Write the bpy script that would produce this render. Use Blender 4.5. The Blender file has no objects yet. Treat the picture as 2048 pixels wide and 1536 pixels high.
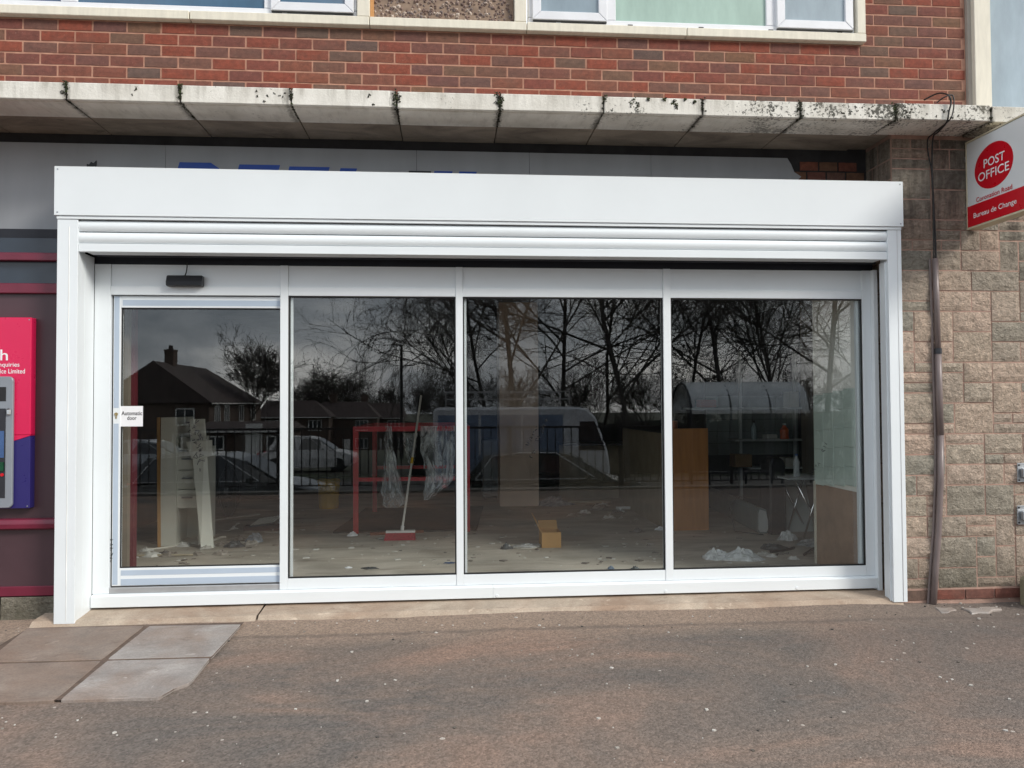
import bpy, bmesh, math, random
from mathutils import Vector, Matrix, Euler, noise as mnoise

S = bpy.context.scene
COL = S.collection
R = math.radians

# ---------------------------------------------------------------- camera
FPX = 1545.76                     # focal length in pixels of the 2048 px wide photograph
YAW, PITCH, ROLL = R(4.5825), R(1.4538), R(-0.3066)
CAM = Vector((0, -5.40, 1.435))
_cy, _sy, _cp, _sp, _cr, _sr = (math.cos(YAW), math.sin(YAW), math.cos(PITCH), math.sin(PITCH), math.cos(ROLL), math.sin(ROLL))
FWD = Vector((_sy*_cp, _cy*_cp, _sp))
_r = Vector((_cy, -_sy, 0)); _u = _r.cross(FWD)
RIGHT = _r*_cr + _u*_sr
UP = -_r*_sr + _u*_cr
cd = bpy.data.cameras.new('camera'); cam = bpy.data.objects.new('camera', cd); COL.objects.link(cam)
cd.sensor_width = 36; cd.lens = FPX*36/2048; cd.clip_start = 0.05; cd.clip_end = 3000
cam.matrix_world = Matrix(((RIGHT.x, UP.x, -FWD.x, CAM.x), (RIGHT.y, UP.y, -FWD.y, CAM.y), (RIGHT.z, UP.z, -FWD.z, CAM.z), (0, 0, 0, 1)))
S.camera = cam

# ---------------------------------------------------------------- world, sun, exposure
SUN_AZ = R(50)      # to the right of straight behind the camera
SUN_EL = R(33)
SUN_STRENGTH = 2.5
SKY_STRENGTH = 0.15
EXPOSURE = 0.17
w = bpy.data.worlds.new('World'); S.world = w; w.use_nodes = True
nt = w.node_tree; nt.nodes.clear()
def wn(t): return nt.nodes.new(t)
out = wn('ShaderNodeOutputWorld'); bg = wn('ShaderNodeBackground'); bg.inputs['Strength'].default_value = SKY_STRENGTH
sky = wn('ShaderNodeTexSky'); sky.sky_type = 'NISHITA'; sky.sun_disc = False
sky.sun_elevation = SUN_EL; sky.sun_rotation = math.pi - SUN_AZ
sky.air_density = 1.0; sky.dust_density = 2.0
tc = wn('ShaderNodeTexCoord'); mp = wn('ShaderNodeMapping'); mp.inputs['Scale'].default_value = (1.0, 1.0, 2.2); mp.inputs['Location'].default_value = (4.11, 6.3, 2.1)
nz = wn('ShaderNodeTexNoise'); nz.inputs['Scale'].default_value = 4.2; nz.inputs['Detail'].default_value = 7; nz.inputs['Roughness'].default_value = 0.55; nz.inputs['Distortion'].default_value = 0.2
cr = wn('ShaderNodeValToRGB')
e = cr.color_ramp.elements
e[0].position = 0.37; e[0].color = (3.5, 4.0, 4.6, 1)
e[1].position = 0.68; e[1].color = (15.5, 15.5, 15.2, 1)
k = cr.color_ramp.elements.new(0.52); k.color = (7.0, 7.5, 8.1, 1)
mx = wn('ShaderNodeMix'); mx.data_type = 'RGBA'; mx.inputs[0].default_value = 0.86
nt.links.new(tc.outputs['Generated'], mp.inputs['Vector']); nt.links.new(mp.outputs[0], nz.inputs['Vector'])
nt.links.new(nz.outputs['Fac'], cr.inputs[0]); nt.links.new(sky.outputs[0], mx.inputs[6]); nt.links.new(cr.outputs[0], mx.inputs[7])
nt.links.new(mx.outputs[2], bg.inputs['Color']); nt.links.new(bg.outputs[0], out.inputs[0])
sd = bpy.data.lights.new('sun', 'SUN'); sd.energy = SUN_STRENGTH; sd.angle = R(17); sd.color = (1.0, 0.95, 0.87)
sun = bpy.data.objects.new('sun', sd); COL.objects.link(sun)
_sv = Vector((math.sin(SUN_AZ)*math.cos(SUN_EL), -math.cos(SUN_AZ)*math.cos(SUN_EL), math.sin(SUN_EL)))
sun.rotation_euler = (-_sv).to_track_quat('-Z', 'Y').to_euler(); sun.location = _sv*60
S.view_settings.view_transform = 'Standard'; S.view_settings.look = 'None'
S.view_settings.exposure = EXPOSURE; S.view_settings.gamma = 1; S.view_settings.use_curve_mapping = False
S.cycles.use_denoising = True
S.cycles.max_bounces = 10; S.cycles.diffuse_bounces = 4; S.cycles.transparent_max_bounces = 24; S.cycles.glossy_bounces = 4
S.cycles.caustics_reflective = False; S.cycles.caustics_refractive = False

# ---------------------------------------------------------------- pixel -> place
GLASS_Y = 0.219
def ray(x, y):
    d = RIGHT*(x-1024) - UP*(y-768) + FWD*FPX
    return d/d.y
def ay(x, y, Y): return CAM + ray(x, y)*(Y-CAM.y)                 # on an upright plane parallel to the front
def az(x, y, z):                                                   # on a level plane (floor, ground)
    d = ray(x, y); return CAM + d*((z-CAM.z)/d.z)
def ax(x, y, X):
    d = ray(x, y); return CAM + d*((X-CAM.x)/d.x)
def rv(x, y, Z):                                                   # place in the street that the shop glass mirrors at that pixel, Z metres of light path
    v = CAM + ray(x, y)*Z
    return Vector((v.x, 2*GLASS_Y-v.y, v.z))

# ---------------------------------------------------------------- mesh helpers
ORG = {}
def lin(v): v /= 255; return v/12.92 if v <= 0.04045 else ((v+0.055)/1.055)**2.4
def C(r, g, b): return (lin(r), lin(g), lin(b))

class MB:
    def __init__(s): s.v = []; s.f = []
    def add(s, vs, fs):
        o = len(s.v); s.v += [tuple(v) for v in vs]; s.f += [tuple(i+o for i in f) for f in fs]; return s
    def box(s, x0, x1, y0, y1, z0, z1):
        return s.add([(x0,y0,z0),(x1,y0,z0),(x1,y1,z0),(x0,y1,z0),(x0,y0,z1),(x1,y0,z1),(x1,y1,z1),(x0,y1,z1)],
                     [(0,3,2,1),(4,5,6,7),(0,1,5,4),(1,2,6,5),(2,3,7,6),(3,0,4,7)])
    def obox(s, c, size, rot=(0,0,0)):
        m = Euler(rot).to_matrix(); c = Vector(c); a, b, d = (k/2 for k in size)
        P = [c + m @ Vector(p) for p in ((-a,-b,-d),(a,-b,-d),(a,b,-d),(-a,b,-d),(-a,-b,d),(a,-b,d),(a,b,d),(-a,b,d))]
        return s.add(P, [(0,3,2,1),(4,5,6,7),(0,1,5,4),(1,2,6,5),(2,3,7,6),(3,0,4,7)])
    def beam(s, p, q, wd, hg):                                     # square bar from p to q
        p, q = Vector(p), Vector(q); d = (q-p).normalized()
        a = d.cross(Vector((0,0,1)));
        if a.length < 0.01: a = Vector((1,0,0))
        a = a.normalized()*wd/2; b = d.cross(a).normalized()*hg/2
        return s.add([p-a-b,p+a-b,p+a+b,p-a+b,q-a-b,q+a-b,q+a+b,q-a+b], [(0,3,2,1),(4,5,6,7),(0,1,5,4),(1,2,6,5),(2,3,7,6),(3,0,4,7)])
    def prism(s, pts, axis, a, b):
        n = len(pts)
        def P(p, t):
            return {'x': (t,p[0],p[1]), 'y': (p[0],t,p[1]), 'z': (p[0],p[1],t)}[axis]
        vs = [P(p,a) for p in pts] + [P(p,b) for p in pts]
        return s.add(vs, [tuple(range(n)), tuple(range(2*n-1,n-1,-1))] + [(i,i+n,(i+1)%n+n,(i+1)%n) for i in range(n)])
    def tube(s, pts, r, n=8, cap=True):
        pts = [Vector(p) for p in pts]; rs = r if isinstance(r, (list,tuple)) else [r]*len(pts)
        o = len(s.v); up = None
        for i, p in enumerate(pts):
            d = (pts[min(i+1,len(pts)-1)] - pts[max(i-1,0)])
            d = d.normalized() if d.length > 1e-9 else Vector((0,0,1))
            if up is None:
                up = d.cross(Vector((0.31,0.2,0.93)));
                if up.length < 0.1: up = d.cross(Vector((1,0,0)))
            up = (up - d*up.dot(d)); up = up.normalized() if up.length > 1e-6 else d.orthogonal().normalized()
            sd_ = d.cross(up)
            for k in range(n):
                t = 2*math.pi*k/n; s.v.append(tuple(p + (up*math.cos(t)+sd_*math.sin(t))*rs[i]))
        for i in range(len(pts)-1):
            for k in range(n):
                a = o+i*n+k; b = o+i*n+(k+1)%n; s.f.append((a,b,b+n,a+n))
        if cap and n > 2:
            s.f.append(tuple(o+k for k in range(n-1,-1,-1))); s.f.append(tuple(o+(len(pts)-1)*n+k for k in range(n)))
        return s
    def lathe(s, prof, c, n=16, axis='z'):
        o = len(s.v); c = Vector(c)
        for r, h in prof:
            for k in range(n):
                t = 2*math.pi*k/n; a, b = r*math.cos(t), r*math.sin(t)
                s.v.append(tuple(c + (Vector((a,b,h)) if axis == 'z' else Vector((a,h,b)))))
        for i in range(len(prof)-1):
            for k in range(n):
                a = o+i*n+k; b = o+i*n+(k+1)%n; s.f.append((a,b,b+n,a+n))
        s.f.append(tuple(o+k for k in range(n-1,-1,-1))); s.f.append(tuple(o+(len(prof)-1)*n+k for k in range(n)))
        return s
    def grid(s, fn, nu, nv):
        o = len(s.v)
        for j in range(nv+1):
            for i in range(nu+1): s.v.append(tuple(fn(i/nu, j/nv)))
        for j in range(nv):
            for i in range(nu):
                a = o+j*(nu+1)+i; s.f.append((a,a+1,a+nu+2,a+nu+1))
        return s
    def mesh(s, name, org=Vector((0,0,0)), bevel=0, smooth=False, recalc=True):
        me = bpy.data.meshes.new(name); me.from_pydata([tuple(Vector(v)-org) for v in s.v], [], s.f)
        if bevel or recalc:
            bm = bmesh.new(); bm.from_mesh(me)
            if recalc: bmesh.ops.recalc_face_normals(bm, faces=bm.faces)
            if bevel:
                es = [ed for ed in bm.edges if len(ed.link_faces) == 2 and ed.calc_face_angle(0) > 0.6]
                bmesh.ops.bevel(bm, geom=es, offset=bevel, segments=1, affect='EDGES')
            bm.to_mesh(me); bm.free()
        if smooth:
            for p in me.polygons: p.use_smooth = True
        return me
    def build(s, name, m, parent=None, bevel=0, smooth=False, recalc=True, kind=None):
        org = ORG[parent] if parent is not None else Vector((0,0,0))
        me = s.mesh(name, org, bevel, smooth, recalc)
        return place(name, me, m, parent, kind)
def place(name, me, m, parent=None, kind=None, loc=None):
    if m is not None and len(me.materials) == 0: me.materials.append(m)
    o = bpy.data.objects.new(name, me); COL.objects.link(o)
    if parent is not None:
        o.parent = parent; ORG[o] = ORG[parent]
        if loc is not None: o.location = Vector(loc) - ORG[parent]
    else:
        ORG[o] = Vector((0,0,0))
        if loc is not None: o.location = loc
    if kind: o['kind'] = kind
    return o
def tag(o, label, cat, group=None):
    o['label'] = label; o['category'] = cat
    if group: o['group'] = group
    return o
def thing(name, loc, label, cat, group=None):
    o = bpy.data.objects.new(name, None); o.empty_display_size = 0.1; COL.objects.link(o); o.location = loc; ORG[o] = Vector(loc)
    return tag(o, label, cat, group)
def single(mb, name, m, label, cat, group=None, **kw):             # a thing that is one mesh, its origin at its base
    vs = [Vector(v) for v in mb.v]
    lo = Vector((sum(v.x for v in vs)/len(vs), sum(v.y for v in vs)/len(vs), min(v.z for v in vs)))
    me = mb.mesh(name, lo, kw.get('bevel', 0), kw.get('smooth', False), kw.get('recalc', True))
    o = place(name, me, m, None, None, lo); ORG[o] = lo
    return tag(o, label, cat, group)
def struct(mb, name, m, parent=None, **kw):
    o = mb.build(name, m, parent, **kw)
    if parent is None: o['kind'] = 'structure'
    return o
def copy_tree(o, parent=None):
    c = o.copy(); COL.objects.link(c); c.parent = parent
    for ch in list(o.children): copy_tree(ch, c)
    return c

# ---------------------------------------------------------------- materials
def newmat(name):
    m = bpy.data.materials.new(name); m.use_nodes = True
    n = m.node_tree; b = n.nodes['Principled BSDF']
    return m, n, b
def L(n, a, b): n.links.new(a, b)
def nd(n, t, **kw):
    x = n.nodes.new(t)
    for k_, v in kw.items():
        if k_ in x.inputs: x.inputs[k_].default_value = v
        else: setattr(x, k_, v)
    return x
def pos(n, scale=(1,1,1)):
    g = nd(n, 'ShaderNodeNewGeometry'); mpn = nd(n, 'ShaderNodeMapping'); mpn.inputs['Scale'].default_value = scale
    L(n, g.outputs['Position'], mpn.inputs['Vector']); return mpn.outputs[0]
def nzn(n, vec, scale, detail=4, rough=0.55, dist=0):
    x = nd(n, 'ShaderNodeTexNoise'); x.inputs['Scale'].default_value = scale; x.inputs['Detail'].default_value = detail
    x.inputs['Roughness'].default_value = rough; x.inputs['Distortion'].default_value = dist; L(n, vec, x.inputs['Vector']); return x.outputs['Fac']
def ramp(n, fac, stops):
    x = nd(n, 'ShaderNodeValToRGB'); el = x.color_ramp.elements
    while len(el) > 2: el.remove(el[-1])
    for i, (p, c) in enumerate(stops):
        ee = el[i] if i < 2 else el.new(p)
        ee.position = p; ee.color = tuple(c)+(1,) if len(c) == 3 else c
    L(n, fac, x.inputs[0]); return x.outputs[0]
def mixc(n, fac, a, b, mode='MIX'):
    x = nd(n, 'ShaderNodeMix', data_type='RGBA'); x.blend_type = mode
    for s_, v in ((0,fac),(6,a),(7,b)):
        if hasattr(v, 'node'): L(n, v, x.inputs[s_])
        else: x.inputs[s_].default_value = (tuple(v)+(1,)) if isinstance(v, (tuple,list)) else v
    return x.outputs[2]
def mth(n, op, a, b=None, c=None):
    x = nd(n, 'ShaderNodeMath', operation=op)
    for i, v in enumerate((a,b,c)):
        if v is None: continue
        if hasattr(v, 'node'): L(n, v, x.inputs[i])
        else: x.inputs[i].default_value = v
    return x.outputs[0]
def bump(n, b, h, strength=0.3, dist=0.01):
    x = nd(n, 'ShaderNodeBump'); x.inputs['Strength'].default_value = strength; x.inputs['Distance'].default_value = dist
    L(n, h, x.inputs['Height']); L(n, x.outputs[0], b.inputs['Normal'])
MATS = {}
def pm(name, col, rough=0.55, metal=0, var=0.12, scale=6, bmp=0, bscale=60, spec=0.5, coat=0, detail=4, stretch=(1,1,1)):
    if name in MATS: return MATS[name]
    m, n, b = newmat(name)
    b.inputs['Roughness'].default_value = rough; b.inputs['Metallic'].default_value = metal
    b.inputs['Specular IOR Level'].default_value = spec; b.inputs['Coat Weight'].default_value = coat
    p = pos(n, stretch)
    f = nzn(n, p, scale, detail)
    lo = tuple(c*(1-var) for c in col); hi = tuple(min(1, c*(1+var)) for c in col)
    L(n, ramp(n, f, [(0.3,lo),(0.7,hi)]), b.inputs['Base Color'])
    rr = nd(n, 'ShaderNodeMapRange'); rr.inputs[3].default_value = max(0.02, rough-0.08); rr.inputs[4].default_value = min(1, rough+0.08)
    L(n, nzn(n, p, scale*2.3, 3), rr.inputs[0]); L(n, rr.outputs[0], b.inputs['Roughness'])
    if bmp: bump(n, b, nzn(n, p, bscale, 5, 0.65), bmp)
    MATS[name] = m; return m
def glassmat(name, f0=0.065, tint=(0.975,0.99,0.985), rough=0.0, wave=0.0):
    m = bpy.data.materials.new(name); m.use_nodes = True; n = m.node_tree; n.nodes.clear()
    o = nd(n, 'ShaderNodeOutputMaterial'); t = nd(n, 'ShaderNodeBsdfTransparent'); t.inputs[0].default_value = tint+(1,)
    g = nd(n, 'ShaderNodeBsdfGlossy'); g.inputs['Roughness'].default_value = rough; g.inputs[0].default_value = (1,1,1,1)
    lw = nd(n, 'ShaderNodeLayerWeight'); lw.inputs[0].default_value = 0.5
    f = mth(n, 'ADD', mth(n, 'MULTIPLY', mth(n, 'POWER', lw.outputs['Facing'], 5.0), 1-f0), f0)
    if wave:
        bp = nd(n, 'ShaderNodeBump'); bp.inputs['Strength'].default_value = wave; bp.inputs['Distance'].default_value = 0.01
        L(n, nzn(n, pos(n), 1.6, 2), bp.inputs['Height']); L(n, bp.outputs[0], g.inputs['Normal'])
    mxs = nd(n, 'ShaderNodeMixShader'); L(n, f, mxs.inputs[0]); L(n, t.outputs[0], mxs.inputs[1]); L(n, g.outputs[0], mxs.inputs[2]); L(n, mxs.outputs[0], o.inputs[0])
    MATS[name] = m; return m
def wrapmat(name, col=(0.8,0.85,0.88), lo=0.12, hi=0.75, scale=9):
    m = bpy.data.materials.new(name); m.use_nodes = True; n = m.node_tree; b = n.nodes['Principled BSDF']
    b.inputs['Base Color'].default_value = col+(1,); b.inputs['Roughness'].default_value = 0.22
    L(n, ramp(n, nzn(n, pos(n, (1,1,0.35)), scale, 5, 0.7, 1.2), [(0.35,(lo,)*3),(0.7,(hi,)*3)]), b.inputs['Alpha'])
    MATS[name] = m; return m

def text(name, body, o, dx, dz, wid, hgt, m, parent, thick=0.0015, shear=0.0, bold=0.0):
    """flat lettering: lower left corner o, along dx and dz, fitted to wid x hgt"""
    cu = bpy.data.curves.new(name, 'FONT'); cu.body = body; cu.size = 1; cu.extrude = 0.0; cu.resolution_u = 4; cu.offset = bold
    ob = bpy.data.objects.new(name, cu); COL.objects.link(ob)
    dg = bpy.context.evaluated_depsgraph_get(); me = bpy.data.meshes.new_from_object(ob.evaluated_get(dg))
    bpy.data.objects.remove(ob); bpy.data.curves.remove(cu)
    xs = [v.co.x for v in me.vertices]; ys = [v.co.y for v in me.vertices]
    x0, x1, y0, y1 = min(xs), max(xs), min(ys), max(ys)
    dx, dz, o = Vector(dx).normalized(), Vector(dz).normalized(), Vector(o); nn = dx.cross(dz)
    org = ORG[parent]
    for v in me.vertices:
        a = (v.co.x-x0)/(x1-x0)*wid; b2 = (v.co.y-y0)/(y1-y0)*hgt
        v.co = o + dx*(a+shear*b2) + dz*b2 + nn*thick - org
    me.materials.clear()
    return place(name, me, m, parent, 'stuff')
rnd = random.Random(11)

# ---------------------------------------------------------------- material library
def m_brick():
    m, n, b = newmat('red_brick'); oi = nd(n, 'ShaderNodeObjectInfo')
    base = ramp(n, oi.outputs['Random'], [(0.0,C(142,74,57)),(1.0,C(110,92,82)),(0.16,C(148,78,60)),(0.32,C(124,74,66)),(0.45,C(138,84,66)),(0.55,C(118,80,74)),(0.66,C(130,94,72)),(0.78,C(106,86,80)),(0.9,C(130,74,64))])
    n['x'] = 0
    p = pos(n)
    f = nzn(n, p, 26, 6, 0.7); c = mixc(n, 1.0, base, ramp(n, f, [(0.25,(0.46,0.46,0.46)),(0.75,(1.08,1.03,0.98))]), 'MULTIPLY')
    f2 = nzn(n, p, 5, 4); c = mixc(n, ramp(n, f2, [(0.5,(0,0,0)),(0.8,(0.45,)*3)]), c, C(96,82,70))
    sp = nzn(n, p, 160, 2); c = mixc(n, ramp(n, sp, [(0.68,(0,0,0)),(0.74,(0.5,)*3)]), c, C(190,150,130))
    L(n, c, b.inputs['Base Color']); b.inputs['Roughness'].default_value = 0.88
    bump(n, b, nzn(n, p, 120, 5, 0.7), 0.45, 0.006); return m
def m_mortar():
    m, n, b = newmat('mortar'); p = pos(n)
    L(n, ramp(n, nzn(n, p, 14, 5), [(0.3,C(160,116,98)),(0.7,C(192,146,124))]), b.inputs['Base Color']); b.inputs['Roughness'].default_value = 0.95
    bump(n, b, nzn(n, p, 200, 3), 0.5, 0.004); return m
def m_stone(name, cols):
    m, n, b = newmat(name); oi = nd(n, 'ShaderNodeObjectInfo')
    base = ramp(n, oi.outputs['Random'], cols); p = pos(n)
    c = mixc(n, 1.0, base, ramp(n, nzn(n, p, 38, 6, 0.7), [(0.25,(0.55,0.55,0.53)),(0.72,(1.25,1.22,1.2))]), 'MULTIPLY')
    c = mixc(n, ramp(n, nzn(n, p, 2.2, 4), [(0.48,(0,0,0)),(0.75,(0.4,)*3)]), c, C(140,132,118))
    # damp, green-tinged foot of the wall
    g = nd(n, 'ShaderNodeNewGeometry'); sx = nd(n, 'ShaderNodeSeparateXYZ'); L(n, g.outputs['Position'], sx.inputs[0])
    mr = nd(n, 'ShaderNodeMapRange'); mr.inputs[1].default_value = 0.42; mr.inputs[2].default_value = 0.05; L(n, sx.outputs[2], mr.inputs[0])
    c = mixc(n, mth(n, 'MULTIPLY', mr.outputs[0], mth(n, 'MULTIPLY', nzn(n, p, 5, 4), 1.1)), c, C(88,84,66))
    # water runs in the sheltered top of the pier
    st = nzn(n, pos(n, (9,9,0.9)), 1.0, 4, 0.6); mr2 = nd(n, 'ShaderNodeMapRange'); mr2.inputs[1].default_value = 2.3; mr2.inputs[2].default_value = 2.8; L(n, sx.outputs[2], mr2.inputs[0])
    c = mixc(n, mth(n, 'MULTIPLY', mr2.outputs[0], ramp(n, st, [(0.42,(0.15,)*3),(0.6,(0.8,)*3)])), c, C(84,74,66))
    L(n, c, b.inputs['Base Color']); b.inputs['Roughness'].default_value = 0.92
    h = mth(n, 'ADD', nzn(n, pos(n,(1,1,1.3)), 48, 6, 0.7, 0.8), mth(n, 'MULTIPLY', nzn(n, p, 18, 3), 1.2))
    bump(n, b, h, 1.0, 0.045); return m
def m_canopy():
    m, n, b = newmat('painted_concrete'); p = pos(n)
    c = ramp(n, nzn(n, p, 4, 6, 0.6), [(0.3,C(206,202,192)),(0.7,C(234,231,223))])
    c = mixc(n, ramp(n, nzn(n, pos(n, (22,6,1.5)), 1, 4, 0.6), [(0.5,(0,0,0)),(0.78,(0.4,)*3)]), c, C(150,145,135))
    g = nd(n, 'ShaderNodeNewGeometry'); sx = nd(n, 'ShaderNodeSeparateXYZ'); L(n, g.outputs['Position'], sx.inputs[0])
    mr = nd(n, 'ShaderNodeMapRange'); mr.inputs[1].default_value = 0.6; mr.inputs[2].default_value = 2.2; mr.inputs[3].default_value = -0.03; mr.inputs[4].default_value = 0.075; L(n, sx.outputs[0], mr.inputs[0])
    big = nzn(n, p, 3.1, 3); small = nzn(n, p, 46, 5, 0.75)
    lich = mth(n, 'ADD', mth(n, 'MULTIPLY', big, 0.42), mth(n, 'MULTIPLY', small, 0.62))
    lich = mth(n, 'ADD', lich, mr.outputs[0])
    up_ = nd(n, 'ShaderNodeMapRange'); up_.inputs[1].default_value = 3.36; up_.inputs[2].default_value = 3.40; L(n, sx.outputs[2], up_.inputs[0])
    c = mixc(n, mth(n, 'MULTIPLY', ramp(n, lich, [(0.615,(0,0,0)),(0.65,(0.93,)*3)]), up_.outputs[0]), c, C(38,38,30))
    fr = mth(n, 'FRACT', mth(n, 'DIVIDE', mth(n, 'ADD', sx.outputs[0], 2.43+0.3453+6.906), 0.6906))
    dj = mth(n, 'ADD', mth(n, 'ABSOLUTE', mth(n, 'SUBTRACT', fr, 0.5)), mth(n, 'MULTIPLY', mth(n, 'SUBTRACT', nzn(n, pos(n,(1,1,0.35)), 38, 4, 0.7), 0.5), 0.12))
    jm = nd(n, 'ShaderNodeMapRange'); jm.inputs[1].default_value = 0.05; jm.inputs[2].default_value = 0.005; L(n, dj, jm.inputs[0])
    c = mixc(n, mth(n, 'MULTIPLY', jm.outputs[0], mth(n, 'MULTIPLY', nzn(n, p, 5, 3), 1.3)), c, C(62,56,46))
    wt = nzn(n, pos(n,(9,9,1.2)), 1.6, 5, 0.65); tp = nd(n, 'ShaderNodeMapRange'); tp.inputs[1].default_value = 3.40; tp.inputs[2].default_value = 3.50; L(n, sx.outputs[2], tp.inputs[0])
    c = mixc(n, mth(n, 'MULTIPLY', ramp(n, wt, [(0.45,(0,0,0)),(0.7,(0.65,)*3)]), tp.outputs[0]), c, C(132,126,112))
    L(n, c, b.inputs['Base Color']); b.inputs['Roughness'].default_value = 0.85
    bump(n, b, nzn(n, p, 70, 6, 0.7), 0.4, 0.01); return m
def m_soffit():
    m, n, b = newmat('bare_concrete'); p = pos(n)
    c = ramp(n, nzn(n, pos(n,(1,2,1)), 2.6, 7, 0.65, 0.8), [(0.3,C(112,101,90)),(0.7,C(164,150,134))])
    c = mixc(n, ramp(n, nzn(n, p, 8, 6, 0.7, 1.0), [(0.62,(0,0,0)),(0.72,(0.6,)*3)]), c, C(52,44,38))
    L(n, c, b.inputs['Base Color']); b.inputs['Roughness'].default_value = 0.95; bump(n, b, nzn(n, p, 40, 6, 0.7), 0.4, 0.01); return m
def m_tarmac():
    m, n, b = newmat('tarmac'); p = pos(n)
    g = nd(n, 'ShaderNodeNewGeometry'); sx = nd(n, 'ShaderNodeSeparateXYZ'); L(n, g.outputs['Position'], sx.inputs[0])
    f = nzn(n, pos(n, (0.55,0.9,1)), 1.15, 5, 0.6, 0.9)
    c = ramp(n, f, [(0.34,C(106,101,97)),(0.66,C(148,124,110)),(0.5,C(126,113,104))])
    f2 = nzn(n, pos(n, (0.35,1.0,1)), 3.2, 4, 0.6, 0.6); c = mixc(n, ramp(n, f2, [(0.55,(0,0,0)),(0.75,(0.32,)*3)]), c, C(158,130,114))
    # sandy dust trodden along the shop front
    my = nd(n, 'ShaderNodeMapRange'); my.inputs[1].default_value = -0.62; my.inputs[2].default_value = -0.2
    L(n, mth(n, 'ADD', sx.outputs[1], mth(n, 'MULTIPLY', nzn(n, p, 6, 3), 0.22)), my.inputs[0])
    c = mixc(n, mth(n, 'MULTIPLY', my.outputs[0], 0.75), c, C(162,142,126))
    mxr = nd(n, 'ShaderNodeMapRange'); mxr.inputs[1].default_value = 2.1; mxr.inputs[2].default_value = 4.3
    L(n, mth(n, 'ADD', sx.outputs[0], mth(n, 'MULTIPLY', f, 0.9)), mxr.inputs[0])
    c = mixc(n, mth(n, 'MULTIPLY', mxr.outputs[0], 0.72), c, C(98,94,92))
    # aggregate
    v = nd(n, 'ShaderNodeTexVoronoi'); v.inputs['Scale'].default_value = 105; L(n, p, v.inputs['Vector'])
    c = mixc(n, 1.0, c, ramp(n, v.outputs['Color'], [(0.1,(0.70,0.70,0.69)),(0.9,(1.24,1.23,1.22))]), 'MULTIPLY')
    c = mixc(n, 1.0, c, ramp(n, nzn(n, p, 42, 4, 0.7), [(0.3,(0.78,)*3),(0.7,(1.16,)*3)]), 'MULTIPLY')
    # trodden gum and scuffs
    vg = nd(n, 'ShaderNodeTexVoronoi'); vg.inputs['Scale'].default_value = 7.5; vg.inputs['Randomness'].default_value = 1.0; L(n, p, vg.inputs['Vector'])
    dd = mth(n, 'ADD', vg.outputs['Distance'], mth(n, 'MULTIPLY', nzn(n, p, 40, 2), 0.06))
    sep = nd(n, 'ShaderNodeSeparateColor'); L(n, vg.outputs['Color'], sep.inputs[0])
    on = mth(n, 'MULTIPLY', mth(n, 'LESS_THAN', dd, mth(n, 'ADD', mth(n, 'MULTIPLY', sep.outputs[1], 0.07), 0.05)), mth(n, 'GREATER_THAN', sep.outputs[0], 0.4))
    c = mixc(n, mth(n, 'MULTIPLY', on, mth(n, 'MULTIPLY', sep.outputs[2], 0.75)), c, C(206,198,188))
    sl2 = mth(n, 'ABSOLUTE', mth(n, 'ADD', mth(n, 'ADD', sx.outputs[1], 0.425), mth(n, 'MULTIPLY', mth(n, 'SUBTRACT', nzn(n, pos(n, (1,1,1)), 2.2, 5, 0.65), 0.5), 0.16)))
    smr = nd(n, 'ShaderNodeMapRange'); smr.inputs[1].default_value = 0.05; smr.inputs[2].default_value = 0.005; L(n, sl2, smr.inputs[0])
    c = mixc(n, mth(n, 'MULTIPLY', smr.outputs[0], mth(n, 'MULTIPLY', nzn(n, p, 4.5, 4), 0.95)), c, C(92,84,80))
    L(n, c, b.inputs['Base Color']); b.inputs['Roughness'].default_value = 0.93; b.inputs['Specular IOR Level'].default_value = 0.3
    h = mth(n, 'ADD', mth(n, 'MULTIPLY', v.outputs['Distance'], -0.8), nzn(n, p, 180, 3))
    bump(n, b, h, 0.55, 0.008); return m
def m_flag(name, a, b_, dirt):
    m, n, b = newmat(name); p = pos(n)
    c = ramp(n, nzn(n, p, 3.3, 6, 0.65, 0.6), [(0.3,a),(0.7,b_)])
    c = mixc(n, ramp(n, nzn(n, p, 1.4, 5, 0.6, 0.7), [(0.42,(0,0,0)),(0.68,(0.75,)*3)]), c, dirt)
    c = mixc(n, ramp(n, nzn(n, pos(n,(1,2.2,1)), 5.5, 6, 0.7, 1.4), [(0.56,(0,0,0)),(0.7,(0.5,)*3)]), c, tuple(k_*0.55 for k_ in dirt))
    c = mixc(n, ramp(n, nzn(n, p, 11, 3, 0.5, 0.5), [(0.66,(0,0,0)),(0.72,(0.4,)*3)]), c, tuple(min(1,k_*1.35) for k_ in b_))
    c = mixc(n, 1.0, c, ramp(n, nzn(n, p, 90, 4, 0.7), [(0.3,(0.82,)*3),(0.7,(1.14,)*3)]), 'MULTIPLY')
    L(n, c, b.inputs['Base Color']); b.inputs['Roughness'].default_value = 0.85; bump(n, b, nzn(n, p, 120, 5, 0.7), 0.3, 0.005); return m
def m_screed():
    m, n, b = newmat('concrete_screed'); p = pos(n)
    c = ramp(n, nzn(n, pos(n,(0.6,1.4,1)), 2.2, 6, 0.6, 0.8), [(0.3,C(160,152,140)),(0.7,C(204,196,184))])
    c = mixc(n, ramp(n, nzn(n, pos(n,(0.5,3,1)), 2.0, 5, 0.65, 1.0), [(0.55,(0,0,0)),(0.7,(0.5,)*3)]), c, C(94,86,76))
    L(n, c, b.inputs['Base Color']); b.inputs['Roughness'].default_value = 0.7; bump(n, b, nzn(n, p, 30, 5), 0.2, 0.01); return m
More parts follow.
